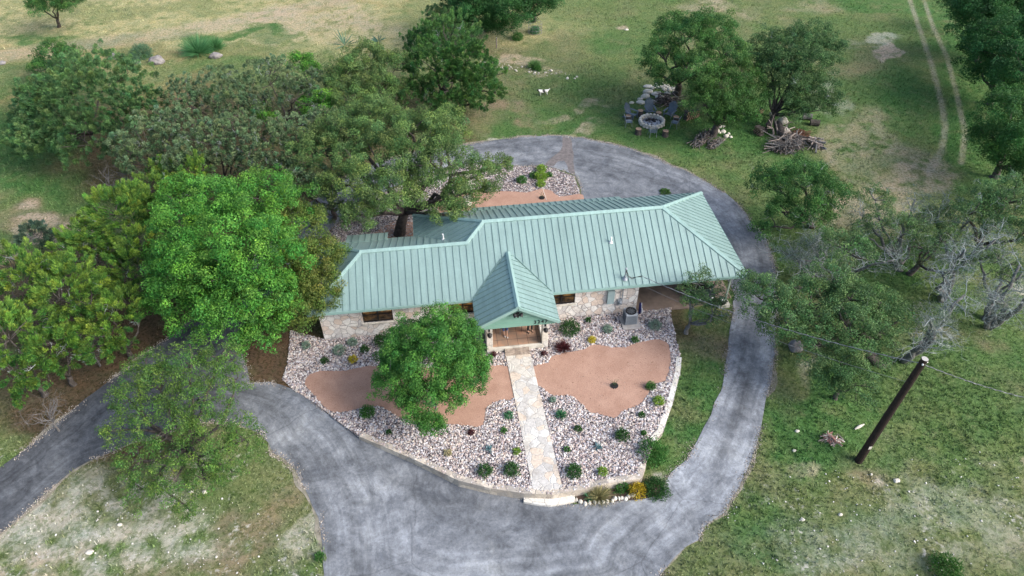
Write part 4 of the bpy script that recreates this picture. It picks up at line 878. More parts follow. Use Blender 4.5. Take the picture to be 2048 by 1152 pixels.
for lb,lo in jun: tree('juniper',lb,lo,'juniper',tr=.14,group=G2,twigs=10,fl=.95,branches=20)
tree('round_bush','soft blue green bush on the bare patch at the left',[(75,470,1.0,32),(95,480,.9,22)],'willow',tr=.05,cat='bush',col=((.08,.14,.09),(.12,.19,.12)))
tree('field_tree','lone tree with a visible trunk in the straw field at the top left',[(115,5,3.4,38),(85,12,3.2,28),(145,8,3.2,28),(110,-15,4.2,34)],'oakdark',base=(117,54),tr=.16,lmul=1.1)
tree('tall_tree','dark dense tree at the top edge right of the straw field',[(960,10,4.5,60),(1010,25,4.2,44),(925,20,3.6,40),(980,-30,6,60),(960,45,2.6,44),(1005,50,2.4,36),(915,45,2.2,26)],'dark',base=(975,62),tr=.25)
tree('tall_tree','second dark tree at the top edge beside the wire cage',[(1070,5,3.8,38),(1100,0,3.6,28),(1050,-20,4.5,40),(1050,25,2.6,26)],'dark',base=(1068,42),tr=.18)
tree('tall_tree','medium green tree at the top edge above the cedar',[(900,60,3,36),(880,40,3,30)],'willow',tr=.15)
# fire pit trees
tree('live_oak','big live oak shading the fire pit chairs',[(1370,85,5.8,60),(1420,70,6.0,50),(1330,120,5.0,45),(1350,60,5.6,36),(1300,140,4.4,26),(1450,110,5.6,46),(1390,150,5.0,46),(1330,160,4.2,30)],'oakdark',base=(1352,188),tr=.3,lmul=1.1,branches=36)
tree('live_oak','low leafy oak between the fire pit and the firewood',[(1440,180,4.0,60),(1480,150,4.4,45),(1410,210,3.4,44),(1470,220,3.0,46),(1500,190,3.2,34),(1450,245,2.0,34)],'oakdark',base=(1425,272),tr=.28,lmul=1.05,col=((.045,.125,.03),(.10,.205,.045)))
tree('cedar_tree','open cedar with grey twigs right of the fire pit oaks',[(1580,100,5.6,50),(1610,130,5.2,50),(1560,130,5,44),(1620,80,5.4,44),(1540,90,5.2,38),(1650,110,4.8,38),(1590,160,4.4,44),(1640,170,3.8,36),(1665,200,2.8,24),(1640,220,2.2,30),(1540,140,4.4,34),(1560,190,2.8,40),(1610,205,2.4,40),(1590,225,1.9,26),(1520,130,4.4,36)],'right',base=(1528,262),tr=.2,twigs=22,lmul=1.1,col=((.05,.125,.045),(.15,.25,.085)))
# right edge wood
tree('tall_tree','dense dark tree in the wood at the top right corner',[(1960,30,5,60),(2020,10,6,60),(1925,5,3,36),(1950,55,2.6,44),(2010,60,3.5,60),(2060,40,5,60)],'dark',tr=.25,lmul=1.15)
tree('tall_tree','dark dense tree on the right edge above the cedar bushes',[(2010,90,5,70),(2050,140,5,60),(1962,110,3.2,46),(1980,150,2.4,48),(2030,170,3,54),(2070,100,5,60)],'dark',tr=.25,lmul=1.15)
tree('tall_tree','brighter green dense tree on the right edge beside the wheel tracks',[(2020,240,4.4,62),(2050,300,4,60),(1990,280,2.6,44),(2040,210,4,44),(2010,320,2,40),(2060,350,2.5,46)],'dark',tr=.25,col=((.04,.125,.03),(.08,.19,.04)))
# lichen oaks on the right
tree('live_oak','lichen covered oak beside the right bend of the drive',[(1600,375,3.8,60),(1650,390,3.8,44),(1550,380,3.4,44),(1620,430,3.0,46),(1570,430,2.8,34),(1530,350,2.8,24),(1610,345,3.4,30),(1520,460,2.0,24)],'oakdark',base=(1625,452),tr=.2,twigs=26,branches=36)
tree('live_oak','thin lichen oak between the bare patch and the drive',[(1750,400,3.6,34),(1760,440,3.6,34),(1800,460,3.2,36),(1720,460,3.0,24),(1830,450,3.0,30)],'sparse',base=(1800,540),tr=.16,twigs=22,branches=30,bark='bark_grey')
tree('live_oak','wide oak overhanging the drive on the right',[(1530,600,4.2,52),(1570,640,4.0,50),(1510,570,4.0,34),(1620,610,4.2,55),(1660,560,4.4,50),(1690,500,4.2,46),(1700,600,4.4,50),(1640,690,3.4,48),(1700,660,4.0,52),(1750,660,3.8,44),(1760,610,4.0,36),(1800,640,3.4,34),(1540,650,3.0,30)],'right',base=(1760,728),tr=.26,branches=60,twigs=16)
tree('live_oak','low leafy oak hanging below the cable right of the drive',[(1680,730,2.6,50),(1710,770,2.0,44),(1650,760,1.8,30),(1730,720,2.6,40)],'right',tr=.12,branches=30)
tree('live_oak','dark oak on the right edge below the dense wood',[(1960,400,4.4,40),(2010,410,4.4,44),(2030,380,4.2,36),(1930,430,4.0,30),(1990,450,3.8,34),(2040,470,4,40)],'right',tr=.24,twigs=24,branches=36)
tree('live_oak','small oak behind the grey dead branches at the right',[(1850,500,2.8,36),(1900,480,3.0,36),(1870,440,3.0,34),(1920,530,2.6,30)],'sparse',base=(1818,548),tr=.18,twigs=14,branches=30)
tree('live_oak','leafless looking oak on the right edge with a stout trunk',[(2000,520,3.4,30),(2030,560,3,30),(1960,520,3,24)],'sparse',base=(1975,640),tr=.24,twigs=20,branches=30,bark='bark_grey')
tree('small_oak','small sparse oak growing beside the carport slab',[(1400,560,3.6,26),(1420,590,3.0,30),(1390,610,2.6,28),(1430,620,2.2,26),(1370,585,2.8,18),(1410,640,1.6,20)],'sparse',base=(1371,666),tr=.13,branches=40,twigs=6,bark='bark_grey')
tree('mesquite_tree','open crowned tree in the lower left corner between the two drives',[(380,740,3.6,60),(440,720,3.4,44),(320,780,3.4,60),(260,800,2.8,44),(290,740,3.2,40),(470,760,3.0,34),(340,860,3.0,60),(420,870,2.8,60),(490,880,2.4,44),(280,920,2.2,46),(350,960,2.0,50),(410,960,1.6,40),(370,1010,1.2,34),(450,930,2.0,44),(240,860,2.6,34),(400,800,3.6,50),(290,980,1.2,40)],'sparse',base=(378,905),tr=.2,fork=.22,branches=90,col=((.06,.15,.035),(.21,.32,.06)))
# dead lichen trees (bare branches only)
def bare_tree(label,base,tips,tr,seed,depth=3,n=3,group=None):
    rng=np.random.default_rng(seed); b=P(*base); e=empty('bare_tree',b,label,'tree',group); mb=MB(); tw=MB()
    for (px,py,z) in tips:
        t=P(px,py,z); pts,rad=curve(b+Vector((0,0,-.1)),t,tr,tr*.35,rng,8,.08,.25); mb.tube(pts,rad,8)
        for p,r in list(zip(pts,rad))[3:]:
            for k in range(n):
                d=Vector((rng.normal(),rng.normal(),rng.normal()*.5+.25)); crook(tw,p,d,rng.uniform(.9,1.7),.028,depth,rng,5,.38,.05)
    mb.build('trunk',M['bark_grey'],e,smooth=True); tw.build('branches',M['lichen'],e)
    kd=dict(l=.10,w=.05,cr=.4,dn=.32,cl=1.3,c=(.12,.17,.11),t=(.26,.31,.26),sh=.1); lb=[(tuple(P(*t)),1.25,.8) for t in tips]
    v,f,c,_,_=foliage(lb,kd,rng); npmesh('crown',v,f,M['leaf'],e,col=c); return e
bare_tree('pale bare lichen covered tree leaning right behind the utility pole',(1805,722),[(1870,660,3.0),(1930,590,4.2),(1860,640,3.6)],.2,5,2,3)
bare_tree('twisted pale bare tree above the utility pole',(1885,600),[(1930,500,4.6),(1990,480,4.6),(1900,540,4)],.18,6,2,4)
bare_tree('pale leafless tree between the oaks right of the drive bend',(1690,560),[(1645,500,3.2),(1610,520,2.6),(1790,520,3.4)],.14,7,3,2)
bare_tree('grey leaning tree at the right edge with long bare limbs',(1975,655),[(2040,530,4.5),(2060,580,4),(1990,600,3.4)],.2,8,3,2)
bare_tree('small pale leafless tree near the bare patch on the right',(1800,535),[(1830,400,3.0),(1720,430,3.2),(1845,430,3.4)],.13,9,2,2)
bare_tree('wispy pale leafless tree beside the drive bend at the right',(1640,560),[(1590,510,2.6),(1560,500,2.2),(1620,490,3.2)],.1,10,2,3)
bare_tree('grey lichen covered tree under the dark right edge oak',(1900,520),[(1940,440,3.6),(1990,430,3.6),(1880,420,3.0)],.13,12,2,3)
# dead twigs inside the left masses
for i,(px,py,z) in enumerate([(215,360,2.2),(250,345,2.4),(520,190,4.6),(70,600,3.8),(95,830,1.4),(170,680,2.2)]):
    rng=np.random.default_rng(300+i); mb=MB(); b=P(px,py,z); b.z=0; c=P(px,py,z)
    e=empty('dead_bush',b,['grey dead brush at the edge of the lower left meadow','grey dead brush beside the first juniper of the left row','grey dead branches among the olive trees','grey dead branches in the leftmost junipers','small heap of dead twigs on the leaf litter','grey dead branches above the lowest juniper'][i],'bush')
    mb.tube([b,b.lerp(c,.5)],[.07,.05],6)
    for k in range(14): crook(mb,b.lerp(c,.4+.04*k),Vector((rng.normal(),rng.normal(),.9)),1.1,.025,2,rng,4,.25,.15)
    mb.build('branches',M['deadgrey'],e)
# ------------------------------------------------------------------ shrubs
def shrub(name,label,px,py,rpx,kind,c1,c2,group=None,hs=.8,z0=None,cat='shrub'):
    seedc[0]+=1; rng=np.random.default_rng(seedc[0]); b=P(px,py+rpx*.35,z0); b.z=(z0 if z0 is not None else H(b.x,b.y)); Rr=rpx*mpp(b)*1.22
    c=np.array([b.x,b.y,b.z+Rr*hs*.45])
    if kind=='round':
        kd=dict(l=.075,w=.035,cr=Rr*.30,dn=1.2,cl=1.6,c=c1,t=c2,sh=.1); n=int(650*max(.25,(Rr/.4)**1.9)); n=min(n,6000)
        d=unit(rng.normal(size=(n,3))+np.array([0,0,.3])); rr=Rr*rng.uniform(.3,1.05,n)**.6*(1+.18*np.sin(d[:,0]*7+px)*np.cos(d[:,1]*6)); pos=c+d*rr[:,None]*np.array([1,1,hs])
        td=unit(d+rng.normal(size=(n,3))*.5); l=.11;wv=.045
    else:   # spiky: blades from the base
        n=int(min(900,170*max(.5,Rr/.3))); d=unit(rng.normal(size=(n,3))*np.array([1,1,.55])+np.array([0,0,.75])); d[:,2]=np.abs(d[:,2]); td=d; l=Rr*1.05; wv=.03 if kind=='spiky' else .02; pos=np.array([b.x,b.y,b.z+.03])+d*l*.5
        if kind=='agave': n=26; d=unit(rng.normal(size=(n,3))*np.array([1,1,.3])+np.array([0,0,.55])); td=d; pos=np.array([b.x,b.y,b.z+.03])+d*l*.5; wv=.085
    nr=rng.normal(size=(n,3)); bb=unit(np.cross(td,nr)); ls=(l*rng.uniform(.7,1.25,n))[:,None]; ws=(wv*rng.uniform(.7,1.3,n))[:,None]
    pos[:,2]=np.maximum(pos[:,2],b.z+.03)
    v=np.empty((n,4,3)); v[:,0]=pos-td*ls*.5; v[:,1]=pos+bb*ws*.5; v[:,2]=pos+td*ls*.5; v[:,3]=pos-bb*ws*.5
    m_=rng.uniform(0,1,(n,1)); col=(np.array(c1)*(1-m_)+np.array(c2)*m_)*rng.uniform(.8,1.2,(n,1))
    return tag(npmesh(name,v.reshape(-1,3),np.arange(n*4).reshape(-1,4),M['leaf'],org=tuple(b),col=np.repeat(col,4,0)),label,cat,group)
GN=((.035,.12,.025),(.07,.2,.04)); DG=((.02,.075,.02),(.05,.13,.03)); SV=((.16,.25,.19),(.26,.36,.28)); YL=((.4,.36,.03),(.6,.5,.05)); YG=((.12,.26,.03),(.25,.38,.05)); BL=((.1,.2,.22),(.18,.3,.32)); PU=((.06,.018,.02),(.13,.04,.045)); TE=((.04,.16,.07),(.09,.25,.12)); PL=((.3,.28,.15),(.42,.38,.22))
SH=[(1140,656,17,'round',DG,'largest dark green shrub beside the right side of the porch'),(1126,692,16,'spiky',PU,'dark purple fountain grass right of the porch steps'),(1176,640,6,'round',DG,'small dark shrub close to the wall right of the porch'),
(1215,658,9,'round',SV,'silvery plant left of the air conditioner'),(1183,679,7,'round',YL,'yellow flowering plant at the top edge of the right granite bed'),(1269,679,7,'round',GN,'small green plant below the air conditioner'),(1310,650,11,'round',SV,'silvery plant right of the air conditioner'),
(1301,772,9,'round',GN,'bright green plant on the right rim of the granite bed'),(1317,801,10,'round',YG,'yellow green plant near the right kerb wall'),(1283,829,6,'round',DG,'tiny dark plant below the right end of the granite bed'),(1287,866,5,'round',GN,'tiny green plant left of the kerb wall foot'),
(1244,869,13,'round',DG,'wide dark green shrub in the lower right gravel'),(1122,828,11,'spiky',TE,'teal spiky plant in the gravel right of the path'),(1156,857,7,'round',DG,'small dark green shrub below the teal spiky plant'),(1134,898,6,'round',GN,'small green plant beside the lower path on its right'),
(1194,892,10,'agave',BL,'blue grey agave in the lower right gravel'),(1148,941,14,'round',DG,'dark green shrub at the foot of the path on its right'),(1205,942,9,'round',YG,'bright yellow green plant near the front wall'),(1105,799,6,'round',SV,'faint grey green plant just right of the path'),
(1017,830,8,'round',TE,'small teal green plant just left of the path'),(1008,860,6,'round',GN,'tiny green plant left of the middle of the path'),(977,897,10,'agave',BL,'blue grey agave in the lower left gravel'),(1034,902,7,'round',YG,'small light green plant left of the lower path'),
(970,940,13,'round',DG,'dark green shrub, second left of the foot of the path'),(1023,938,14,'round',DG,'dark green shrub touching the foot of the path on its left'),(735,823,13,'round',GN,'green shrub under the left rim of the round tree'),(650,721,7,'round',DG,'small dark shrub above the left granite bed'),
(706,718,8,'round',YL,'yellow flowering plant above the left granite bed'),(679,700,11,'round',SV,'silvery plant below the leftmost window'),(706,684,9,'round',SV,'pale grassy plant close under the leftmost window'),(613,690,8,'round',SV,'silvery plant at the left corner of the house'),
(729,698,8,'round',DG,'dark little shrub right of the silvery plants'),(763,680,13,'round',DG,'dark shrub against the wall behind the round tree'),(988,708,5,'round',PU,'tiny reddish plant left of the porch steps'),(1088,707,5,'round',PU,'tiny reddish plant right of the porch steps'),
(943,864,6,'round',PU,'small purple plant below the round tree'),(778,864,5,'round',DG,'tiny dark plant near the left front wall'),(896,905,7,'round',PL,'pale dry tuft above the front wall'),(1104,858,0,'',GN,''),
(1043,360,9,'round',GN,'round green shrub in the back gravel bed'),(1067,351,8,'round',GN,'small green shrub behind the house, middle one'),(1083,338,9,'round',YG,'bright green plant at the road edge of the back bed'),(1082,353,11,'round',YG,'bright green plant in the middle of the back bed'),(1081,368,8,'round',YG,'bright green plant nearest the house in the back bed'),(1098,350,6,'round',GN,'tiny shrub right of the bright back plants')]
for s in SH:
    if s[2]: shrub('garden_plant',s[5],s[0],s[1],s[2],s[3],s[4][0],s[4][1],'plants set out in the gravel beds',z0=.05,cat='plant')
shrub('round_bush','large leafy bush growing at the gap in the right kerb wall',1303,905,25,'round',*GN,hs=1.0,cat='bush'); shrub('succulent','blue green succulent beside the white front step',1178,992,12,'agave',*TE,cat='plant')
shrub('ornamental_grass','pale fountain grass in the strip below the front wall',1198,986,25,'grass',(.16,.17,.07),(.4,.36,.18),cat='grass'); shrub('garden_plant','green mound right of the fountain grass',1243,973,14,'round',*GN,cat='plant')
shrub('garden_plant','yellow orange flowering mound at the end of the stone edging',1274,980,16,'round',(.3,.25,.02),(.5,.36,.03),cat='plant'); shrub('round_bush','low dark green mound at the corner of the drive',1312,972,23,'round',*DG,hs=.45,cat='bush')
shrub('round_bush','dark round bush on the lower right edge of the meadow',1888,1132,26,'round',(.03,.1,.02),(.06,.16,.03),cat='bush')
shrub('reed_clump','tall green reed clump among the field boulders',398,96,32,'spiky',(.06,.2,.08),(.12,.3,.12),cat='reeds'); shrub('reed_clump','shorter reed clump right of the tall reeds',430,90,20,'spiky',(.06,.2,.07),(.12,.28,.1),cat='reeds')
shrub('round_bush','soft blue green bush between the field boulders',286,107,18,'round',(.07,.16,.09),(.12,.22,.12),cat='bush')
shrub('cactus_clump','blue green prickly pear clump left of the pair at the field edge',690,82,26,'agave',(.06,.15,.1),(.1,.2,.13),hs=.5,cat='cactus'); shrub('cactus_clump','small prickly pear clump behind the olive tree',757,78,14,'agave',(.05,.14,.1),(.09,.19,.13),cat='cactus')
shrub('garden_plant','grassy tuft beside the pale footpath behind the house',1068,130,14,'spiky',(.08,.2,.06),(.16,.28,.1),cat='plant'); shrub('garden_plant','small dark green weed at the end of the pale footpath',1075,138,7,'round',*GN,cat='plant')
shrub('grass_tuft','green grass tuft growing in the asphalt behind the roof',1330,382,9,'round',(.05,.14,.03),(.1,.2,.05),hs=.4,cat='grass'); shrub('grass_tuft','weed clump at the dry edge of the left verge',640,1112,9,'round',*GN,cat='grass')
shrub('round_bush','low weedy shrub beside the dark tree trunks',1035,75,10,'round',*GN,cat='bush')
# understory behind the left wall of trees so the ground does not shine through
# potted sapling in the right granite bed and planting hole
def disc(mb,c,r,h,n=14): mb.lathe(c,[(r*.9,0),(r,h*.8),(r*.85,h),(0.0,h*.6)],n)
for px,py,lab in ((1229,772,'black pot sunk in the right granite bed with a seedling'),(1084,396,'black planting basin in the granite bed behind the house')):
    c=P(px,py,.06); mb=MB(); disc(mb,c,.22,.07); pt_=empty('plant_pot',c,lab,'plant pot'); mb.build('basin',M['rubber'],pt_)
    mb=MB(); rng=np.random.default_rng(9)
    for k in range(5): crook(mb,c+Vector((0,0,.05)),(rng.normal()*.3,rng.normal()*.3,1),.45,.01,1,rng,4,.2,.1)
    mb.build('seedling',mat('seedling_stem',(.08,.13,.04),(.05,.09,.03),9,.8),pt_)
    if py<500:
        mb=MB(); mb.tube([c+Vector((-.5,.6,0)),c+Vector((0,0,1.0))],.012,4); mb.tube([c+Vector((.3,-.3,0)),c+Vector((0,0,1.0))],.012,4); mb.build('stake_wire',M['white'],pt_)
# ------------------------------------------------------------------ rocks
def rock(name,label,p,sx,sy,sz,m,seed,group=None,rz=0,sub=2,cat='boulder'):
    import bmesh
    bm=bmesh.new(); bmesh.ops.create_icosphere(bm,subdivisions=sub,radius=1); r=np.random.default_rng(seed); o=r.uniform(0,50,3)
    for v in bm.verts:
        q=np.array(v.co); s=1+.35*(float(vnoise(np.array([q[0]*1.6+o[0]]),np.array([q[1]*1.6+q[2]*1.3+o[1]]),seed)[0])-.5)+.2*(float(vnoise(np.array([q[0]*4+o[0]]),np.array([q[2]*4+q[1]*3+o[1]]),seed+1)[0])-.5)
        v.co=Vector(q*s); v.co.z=max(v.co.z,-.45)
        v.co=Vector((v.co.x*sx,v.co.y*sy,v.co.z*sz))
    me=bpy.data.meshes.new(name); bm.to_mesh(me); bm.free(); me.materials.append(m)
    ob=bpy.data.objects.new(name,me); C.objects.link(ob); ob.location=(p[0],p[1],p[2]+sz*.4); ob.rotation_euler=(0,0,rz); return tag(ob,label,cat,group)
ORD='first second third fourth fifth sixth seventh eighth ninth tenth eleventh twelfth thirteenth fourteenth fifteenth sixteenth'.split()
s1=240/1975.
RB=[(465,105,140,35),(455,190,150,100),(415,265,150,90),(330,310,90,60),(345,365,140,60),(190,370,75,50),(515,350,150,60),(605,225,170,60),(655,285,160,80),(780,220,100,80),(545,130,80,60),(890,200,60,70)]
RS=[(640,100),(680,80),(720,110),(760,130),(800,150),(840,140),(630,135),(700,145),(740,175),(590,110),(780,115),(820,175),(860,165),(665,120),(610,85),(900,150)]
RL=['thin flat slab at the top left of the pile','tall pale boulder below the thin slab','rounded boulder in the left middle of the pile','smaller boulder left of the rounded one','long boulder at the bottom left of the pile','lone pale boulder just left of the pile','long boulder above the middle blue chair','oval boulder in the middle of the ring','chunky boulder right above the brushwood','round boulder at the right side of the ring','boulder at the upper end of the pile','upright boulder at the far right of the ring']
for i,(a,b_,w_,h_) in enumerate(RB):
    p=P(1240+a*s1,160+(b_+h_*.25)*s1); k=mpp(p)*s1; rock('limestone_boulder','pale limestone boulder, '+RL[i],p,w_*k*.56,w_*k*.38,max(h_*k*.5,.12),M['limestone'],40+i,'limestone boulders piled behind the fire pit')
for i,(a,b_) in enumerate(RS):
    p=P(1240+a*s1,160+b_*s1); rock('rubble_stone','small white rubble stone in the heap behind the fire pit',p,.22,.2,.2,M['limestone'],70+i,'small white rubble stones heaped behind the fire pit',sub=1,cat='stone')
for i,(a,b_,w_,h_) in enumerate(sorted([(1590,835,90,90),(1620,690,60,70),(1630,760,80,60),(1690,840,90,80),(1745,915,80,70),(1825,935,55,50),(1790,880,50,50),(1700,760,60,60),(1640,865,50,40)])):
    p=P(1240+a*s1,160+(b_+h_*.3)*s1); k=mpp(p)*s1; rock('limestone_boulder',ORD[i]+' white boulder from the left in the heap under the low leafy oak',p,w_*k*.55,w_*k*.45,h_*k*.5,M['limestone'],90+i,'white boulders heaped under the low leafy oak')
BB=[(690,340,160,140,'large round tan boulder on the grass right of the cedar trunk'),(720,490,180,110,'long white boulder beside the fallen log'),(520,225,80,110,'white boulder leaning on the leaning cedar trunk')]
for i,(a,b_,w_,h_,lb) in enumerate(BB):
    p=P(1480+a*s1,200+(b_+h_*.3)*s1); k=mpp(p)*s1; rock('limestone_boulder',lb,p,w_*k*.52,w_*k*.42,h_*k*.55,M['limestone'],110+i,sub=3)
for i,(px,py,w_,h_,lb) in enumerate([(315,125,32,16,'largest grey boulder in the straw field'),(231,116,24,12,'dark grey boulder left of the blue green bush in the field'),(271,126,20,6,'low flat grey boulder left of the largest field boulder'),(432,115,24,12,'grey boulder at the foot of the reeds'),(4,128,16,8,'grey boulder cut by the left edge of the photo')]):
    p=P(px,py); k=mpp(p); rock('field_boulder',lb,p,w_*k*.5,w_*k*.35,h_*k*.6,M['greystone'],130+i,sub=3)
for i,(px,py,w_,h_,lb) in enumerate([(745,402,36,26,'big flat grey boulder under the live oak behind the house'),(722,436,34,24,'second flat grey boulder nearer the roof extension'),(1590,697,26,14,'grey boulder at the right edge of the drive')]):
    p=P(px,py); k=mpp(p); rock('grey_boulder',lb,p,w_*k*.5,w_*k*.5,.4,M['greystone'],140+i,sub=3)
for i,(px,py,w_) in enumerate(sorted([(928,352,22),(938,368,20),(925,382,24),(936,398,20),(915,368,16),(935,410,16)],key=lambda q:q[1])):
    p=P(px,py); k=mpp(p); rock('white_boulder',ORD[i]+' white limestone slab from the top in the row under the live oak branches',p,w_*k*.5,w_*k*.45,.25,M['limestone'],150+i,'white limestone slabs under the live oak branches')
s2=340/2048.
for i,(a,b_,w_) in enumerate([(800,425,30),(850,450,60),(905,472,50),(955,462,45),(1020,455,50),(1070,455,40),(1120,450,50),(1170,445,50),(1230,440,40),(1265,410,65),(1310,412,30),(1345,405,45),(1390,415,60),(1425,385,50),(1475,372,70)]):
    p=P(1020+a*s2,930+b_*s2); k=mpp(p)*s2; rock('edging_stone',['end edging stone, largest, beside the yellow mound'][0] if i==14 else ORD[i]+' pale edging stone from the left along the strip below the front wall',p,w_*k*.5,.12,.13,M['limestone'],170+i,None if i==14 else 'edging stones along the front planting strip',rz=.1,cat='stone')
for i,(px,py,w_,lb) in enumerate([(1594,863,9,'small white rock near the drive left of the debris heap'),(1588,902,8,'small white rock below left of the debris heap'),(1793,962,14,'pale chalk rock right of the foot of the utility pole'),(1605,1040,10,'white rock in the chalky lower meadow'),(1680,1030,9,'second white rock in the chalky lower meadow'),(1742,950,6,'tiny white stone by the pole foot'),(383,985,10,'white stone under the open crowned tree'),(410,985,12,'larger white stone under the open crowned tree'),(180,1105,16,'white chalk rock in the lower left corner'),(240,1050,10,'white chalk rock left of the brown grass'),(1253,60,9,'flat pale rock in the green patch behind the house')]):
    p=P(px,py); k=mpp(p); rock('white_rock',lb,p,w_*k*.5,w_*k*.35,.09,M['limestone'],190+i,sub=2,cat='rock')
o=pebbles('stone_fragments',px2w([(1480,960),(2047,880),(2047,1200),(1400,1200)]),[],170,.02,.05,0,15,[(.6,.58,.54),(.7,.68,.64)],zf=lambda a,b:hgt(sp*a+cp*b-CR[1])+.01); tag(o,'white chalk fragments strewn over the lower right meadow','stones')
o=pebbles('stone_fragments',px2w([(0,1070),(200,930),(420,980),(640,1070),(640,1200),(-100,1200)]),[],190,.02,.05,0,16,[(.6,.58,.54),(.7,.68,.64)],zf=lambda a,b:hgt(sp*a+cp*b-CR[1])+.01); tag(o,'white chalk fragments strewn over the lower left verge','stones')
o=pebbles('stone_fragments',px2w([(960,120),(1060,135),(1160,150),(1150,160),(1050,146),(950,130)]),[],90,.05,.14,0,17,[(.6,.56,.5),(.5,.46,.4)],zf=lambda a,b:hgt(sp*a+cp*b-CR[1])+.01); tag(o,'line of small pale stones across the meadow behind the house','stones')
# ------------------------------------------------------------------ fire pit
fp=P(1303,247); pit=empty('fire_pit',fp,'round stone ringed fire pit full of ash and charred wood','fire pit')
mb=MB(); rr=random.Random(4); ring=MB()
import bmesh
bm=bmesh.new()
for row in range(2):
    for k in range(20):
        a=2*math.pi*(k+.5*row)/20; Mx=Matrix.Translation((math.cos(a)*1.02,math.sin(a)*1.02,.12+.2*row))@Matrix.Rotation(a,4,'Z')@Matrix.Diagonal((.15*rr.uniform(.8,1.2),.17*rr.uniform(.8,1.1),.12*rr.uniform(.8,1.2),1))
        bmesh.ops.create_icosphere(bm,subdivisions=2,radius=1,matrix=Mx)
me=bpy.data.meshes.new('stone_ring'); bm.to_mesh(me); bm.free(); me.materials.append(M['limestone']); ro=bpy.data.objects.new('stone_ring',me); C.objects.link(ro); ro.parent=pit
mb.lathe(fp,[(.95,0),(.95,.08),(.5,.14),(0,.16)],20); mb.build('ash_bed',M['charcoal'],pit)
mb=MB()
for k in range(9): a=rr.uniform(0,6.3); mb.tube([fp+Vector((math.cos(a)*.5,.25+math.sin(a)*.4,.15)),fp+Vector((-math.cos(a)*.3,.3-math.sin(a)*.2,.32))],.05,6)
mb.build('charred_logs',M['dark'],pit)
def adirondack():
    e=empty('adirondack_chair',(0,0,0))
    mb=MB()
    for i in range(5): mb.beam((-.22+.11*i,-.35,.36),(-.22+.11*i,.22,.24),.1,.02)
    mb.build('seat',M['chair'],e)
    mb=MB()
    for i in range(7):
        x=(i-3)*.085; h=1.05-.06*abs(i-3)**1.4*.9; mb.beam((x,.2,.25),(x*1.25,.2+.42*h,.25+h*.85),.085,.02,(0,1,0))
    mb.build('backrest',M['chair'],e)
    for s in(-1,1):
        mb=MB(); mb.beam((s*.36,-.4,.56),(s*.36,.38,.56),.13,.025); mb.build('armrest',M['chair'],e)
        mb=MB(); mb.beam((s*.32,-.34,0),(s*.32,-.34,.55),.04,.09,(0,1,0)); mb.build('leg',M['chair'],e)
        mb=MB(); mb.beam((s*.29,-.3,.3),(s*.29,.62,.02),.04,.1); mb.build('leg',M['chair'],e)
    return e
def metalchair():
    e=empty('patio_chair',(0,0,0)); m=M['greymetal']
    mb=MB(); mb.box((0,0,.42),(.5,.48,.035)); mb.build('seat',M['chair'],e,bevel=.01)
    mb=MB()
    for i in range(6): mb.beam((-.2+.08*i,.24,.44),(-.2+.08*i,.34,.9),.045,.015,(0,1,0))
    mb.build('backrest',M['chair'],e)
    mb=MB(); mb.tube([(-.26,.22,.42),(-.26,.35,.92),(.26,.35,.92),(.26,.22,.42)],.018,6)
    for s in(-1,1): mb.tube([(s*.27,.3,.66),(s*.28,-.22,.64),(s*.27,-.25,.45)],.018,6)
    mb.build('frame',m,e)
    for sx in(-1,1):
        for sy in(-1,1): mb=MB(); mb.tube([(sx*.24,sy*.22,.42),(sx*.27,sy*.27,0)],.016,6); mb.build('leg',m,e)
    return e
ad=adirondack(); mc=metalchair()
chs=[('a',1299,228,0,'blue grey slatted lounge chair facing the camera behind the fire pit'),('a',1262,236,.75,'blue grey slatted lounge chair at the left of the fire pit'),('a',1338,234,-.8,'blue grey slatted lounge chair at the right of the fire pit'),
('m',1256,252,1.5,'low metal chair at the far left of the fire pit'),('m',1304,272,math.pi,'dark metal chair with its back to the camera before the fire pit'),('m',1349,254,-2.2,'empty framed metal chair at the right below the stump')]
used={}
for t,px,py,a,lb in chs:
    src=ad if t=='a' else mc; o=src if t not in used else copy_tree(src); used[t]=1
    p=P(px,py); o.location=p; o.rotation_euler=(0,0,a-PSI*0); o.scale=(1.12,)*3; tag(o,lb,'chair','chairs around the fire pit')
def stump(name,label,px,py,r,h,group):
    p=P(px,py); e=empty(name,p,label,'stump',group); mb=MB(); mb.lathe(p,[(r*1.12,0),(r,.15*h),(r*.97,h)],12); mb.build('bark',M['bark'],e); mb=MB(); mb.lathe(p+Vector((0,0,h)),[(r*.93,0),(r*.93,.012),(0,.012)],12); mb.build('cut_face',M['cutwood'],e)
for a in [('small cut stump between the two left lounge chairs',1280,231),('cut stump between the middle and right lounge chairs',1316,235),('narrow stump with a dark top at the far left of the fire pit',1256,241),('cut stump seat below left of the fire pit',1276,268),('brown topped stump seat below right of the fire pit',1330,272),('brown topped stump behind the framed metal chair',1351,244)]:
    stump('stump_seat',a[0],a[1],a[2],.27,.5,'stump seats around the fire pit')
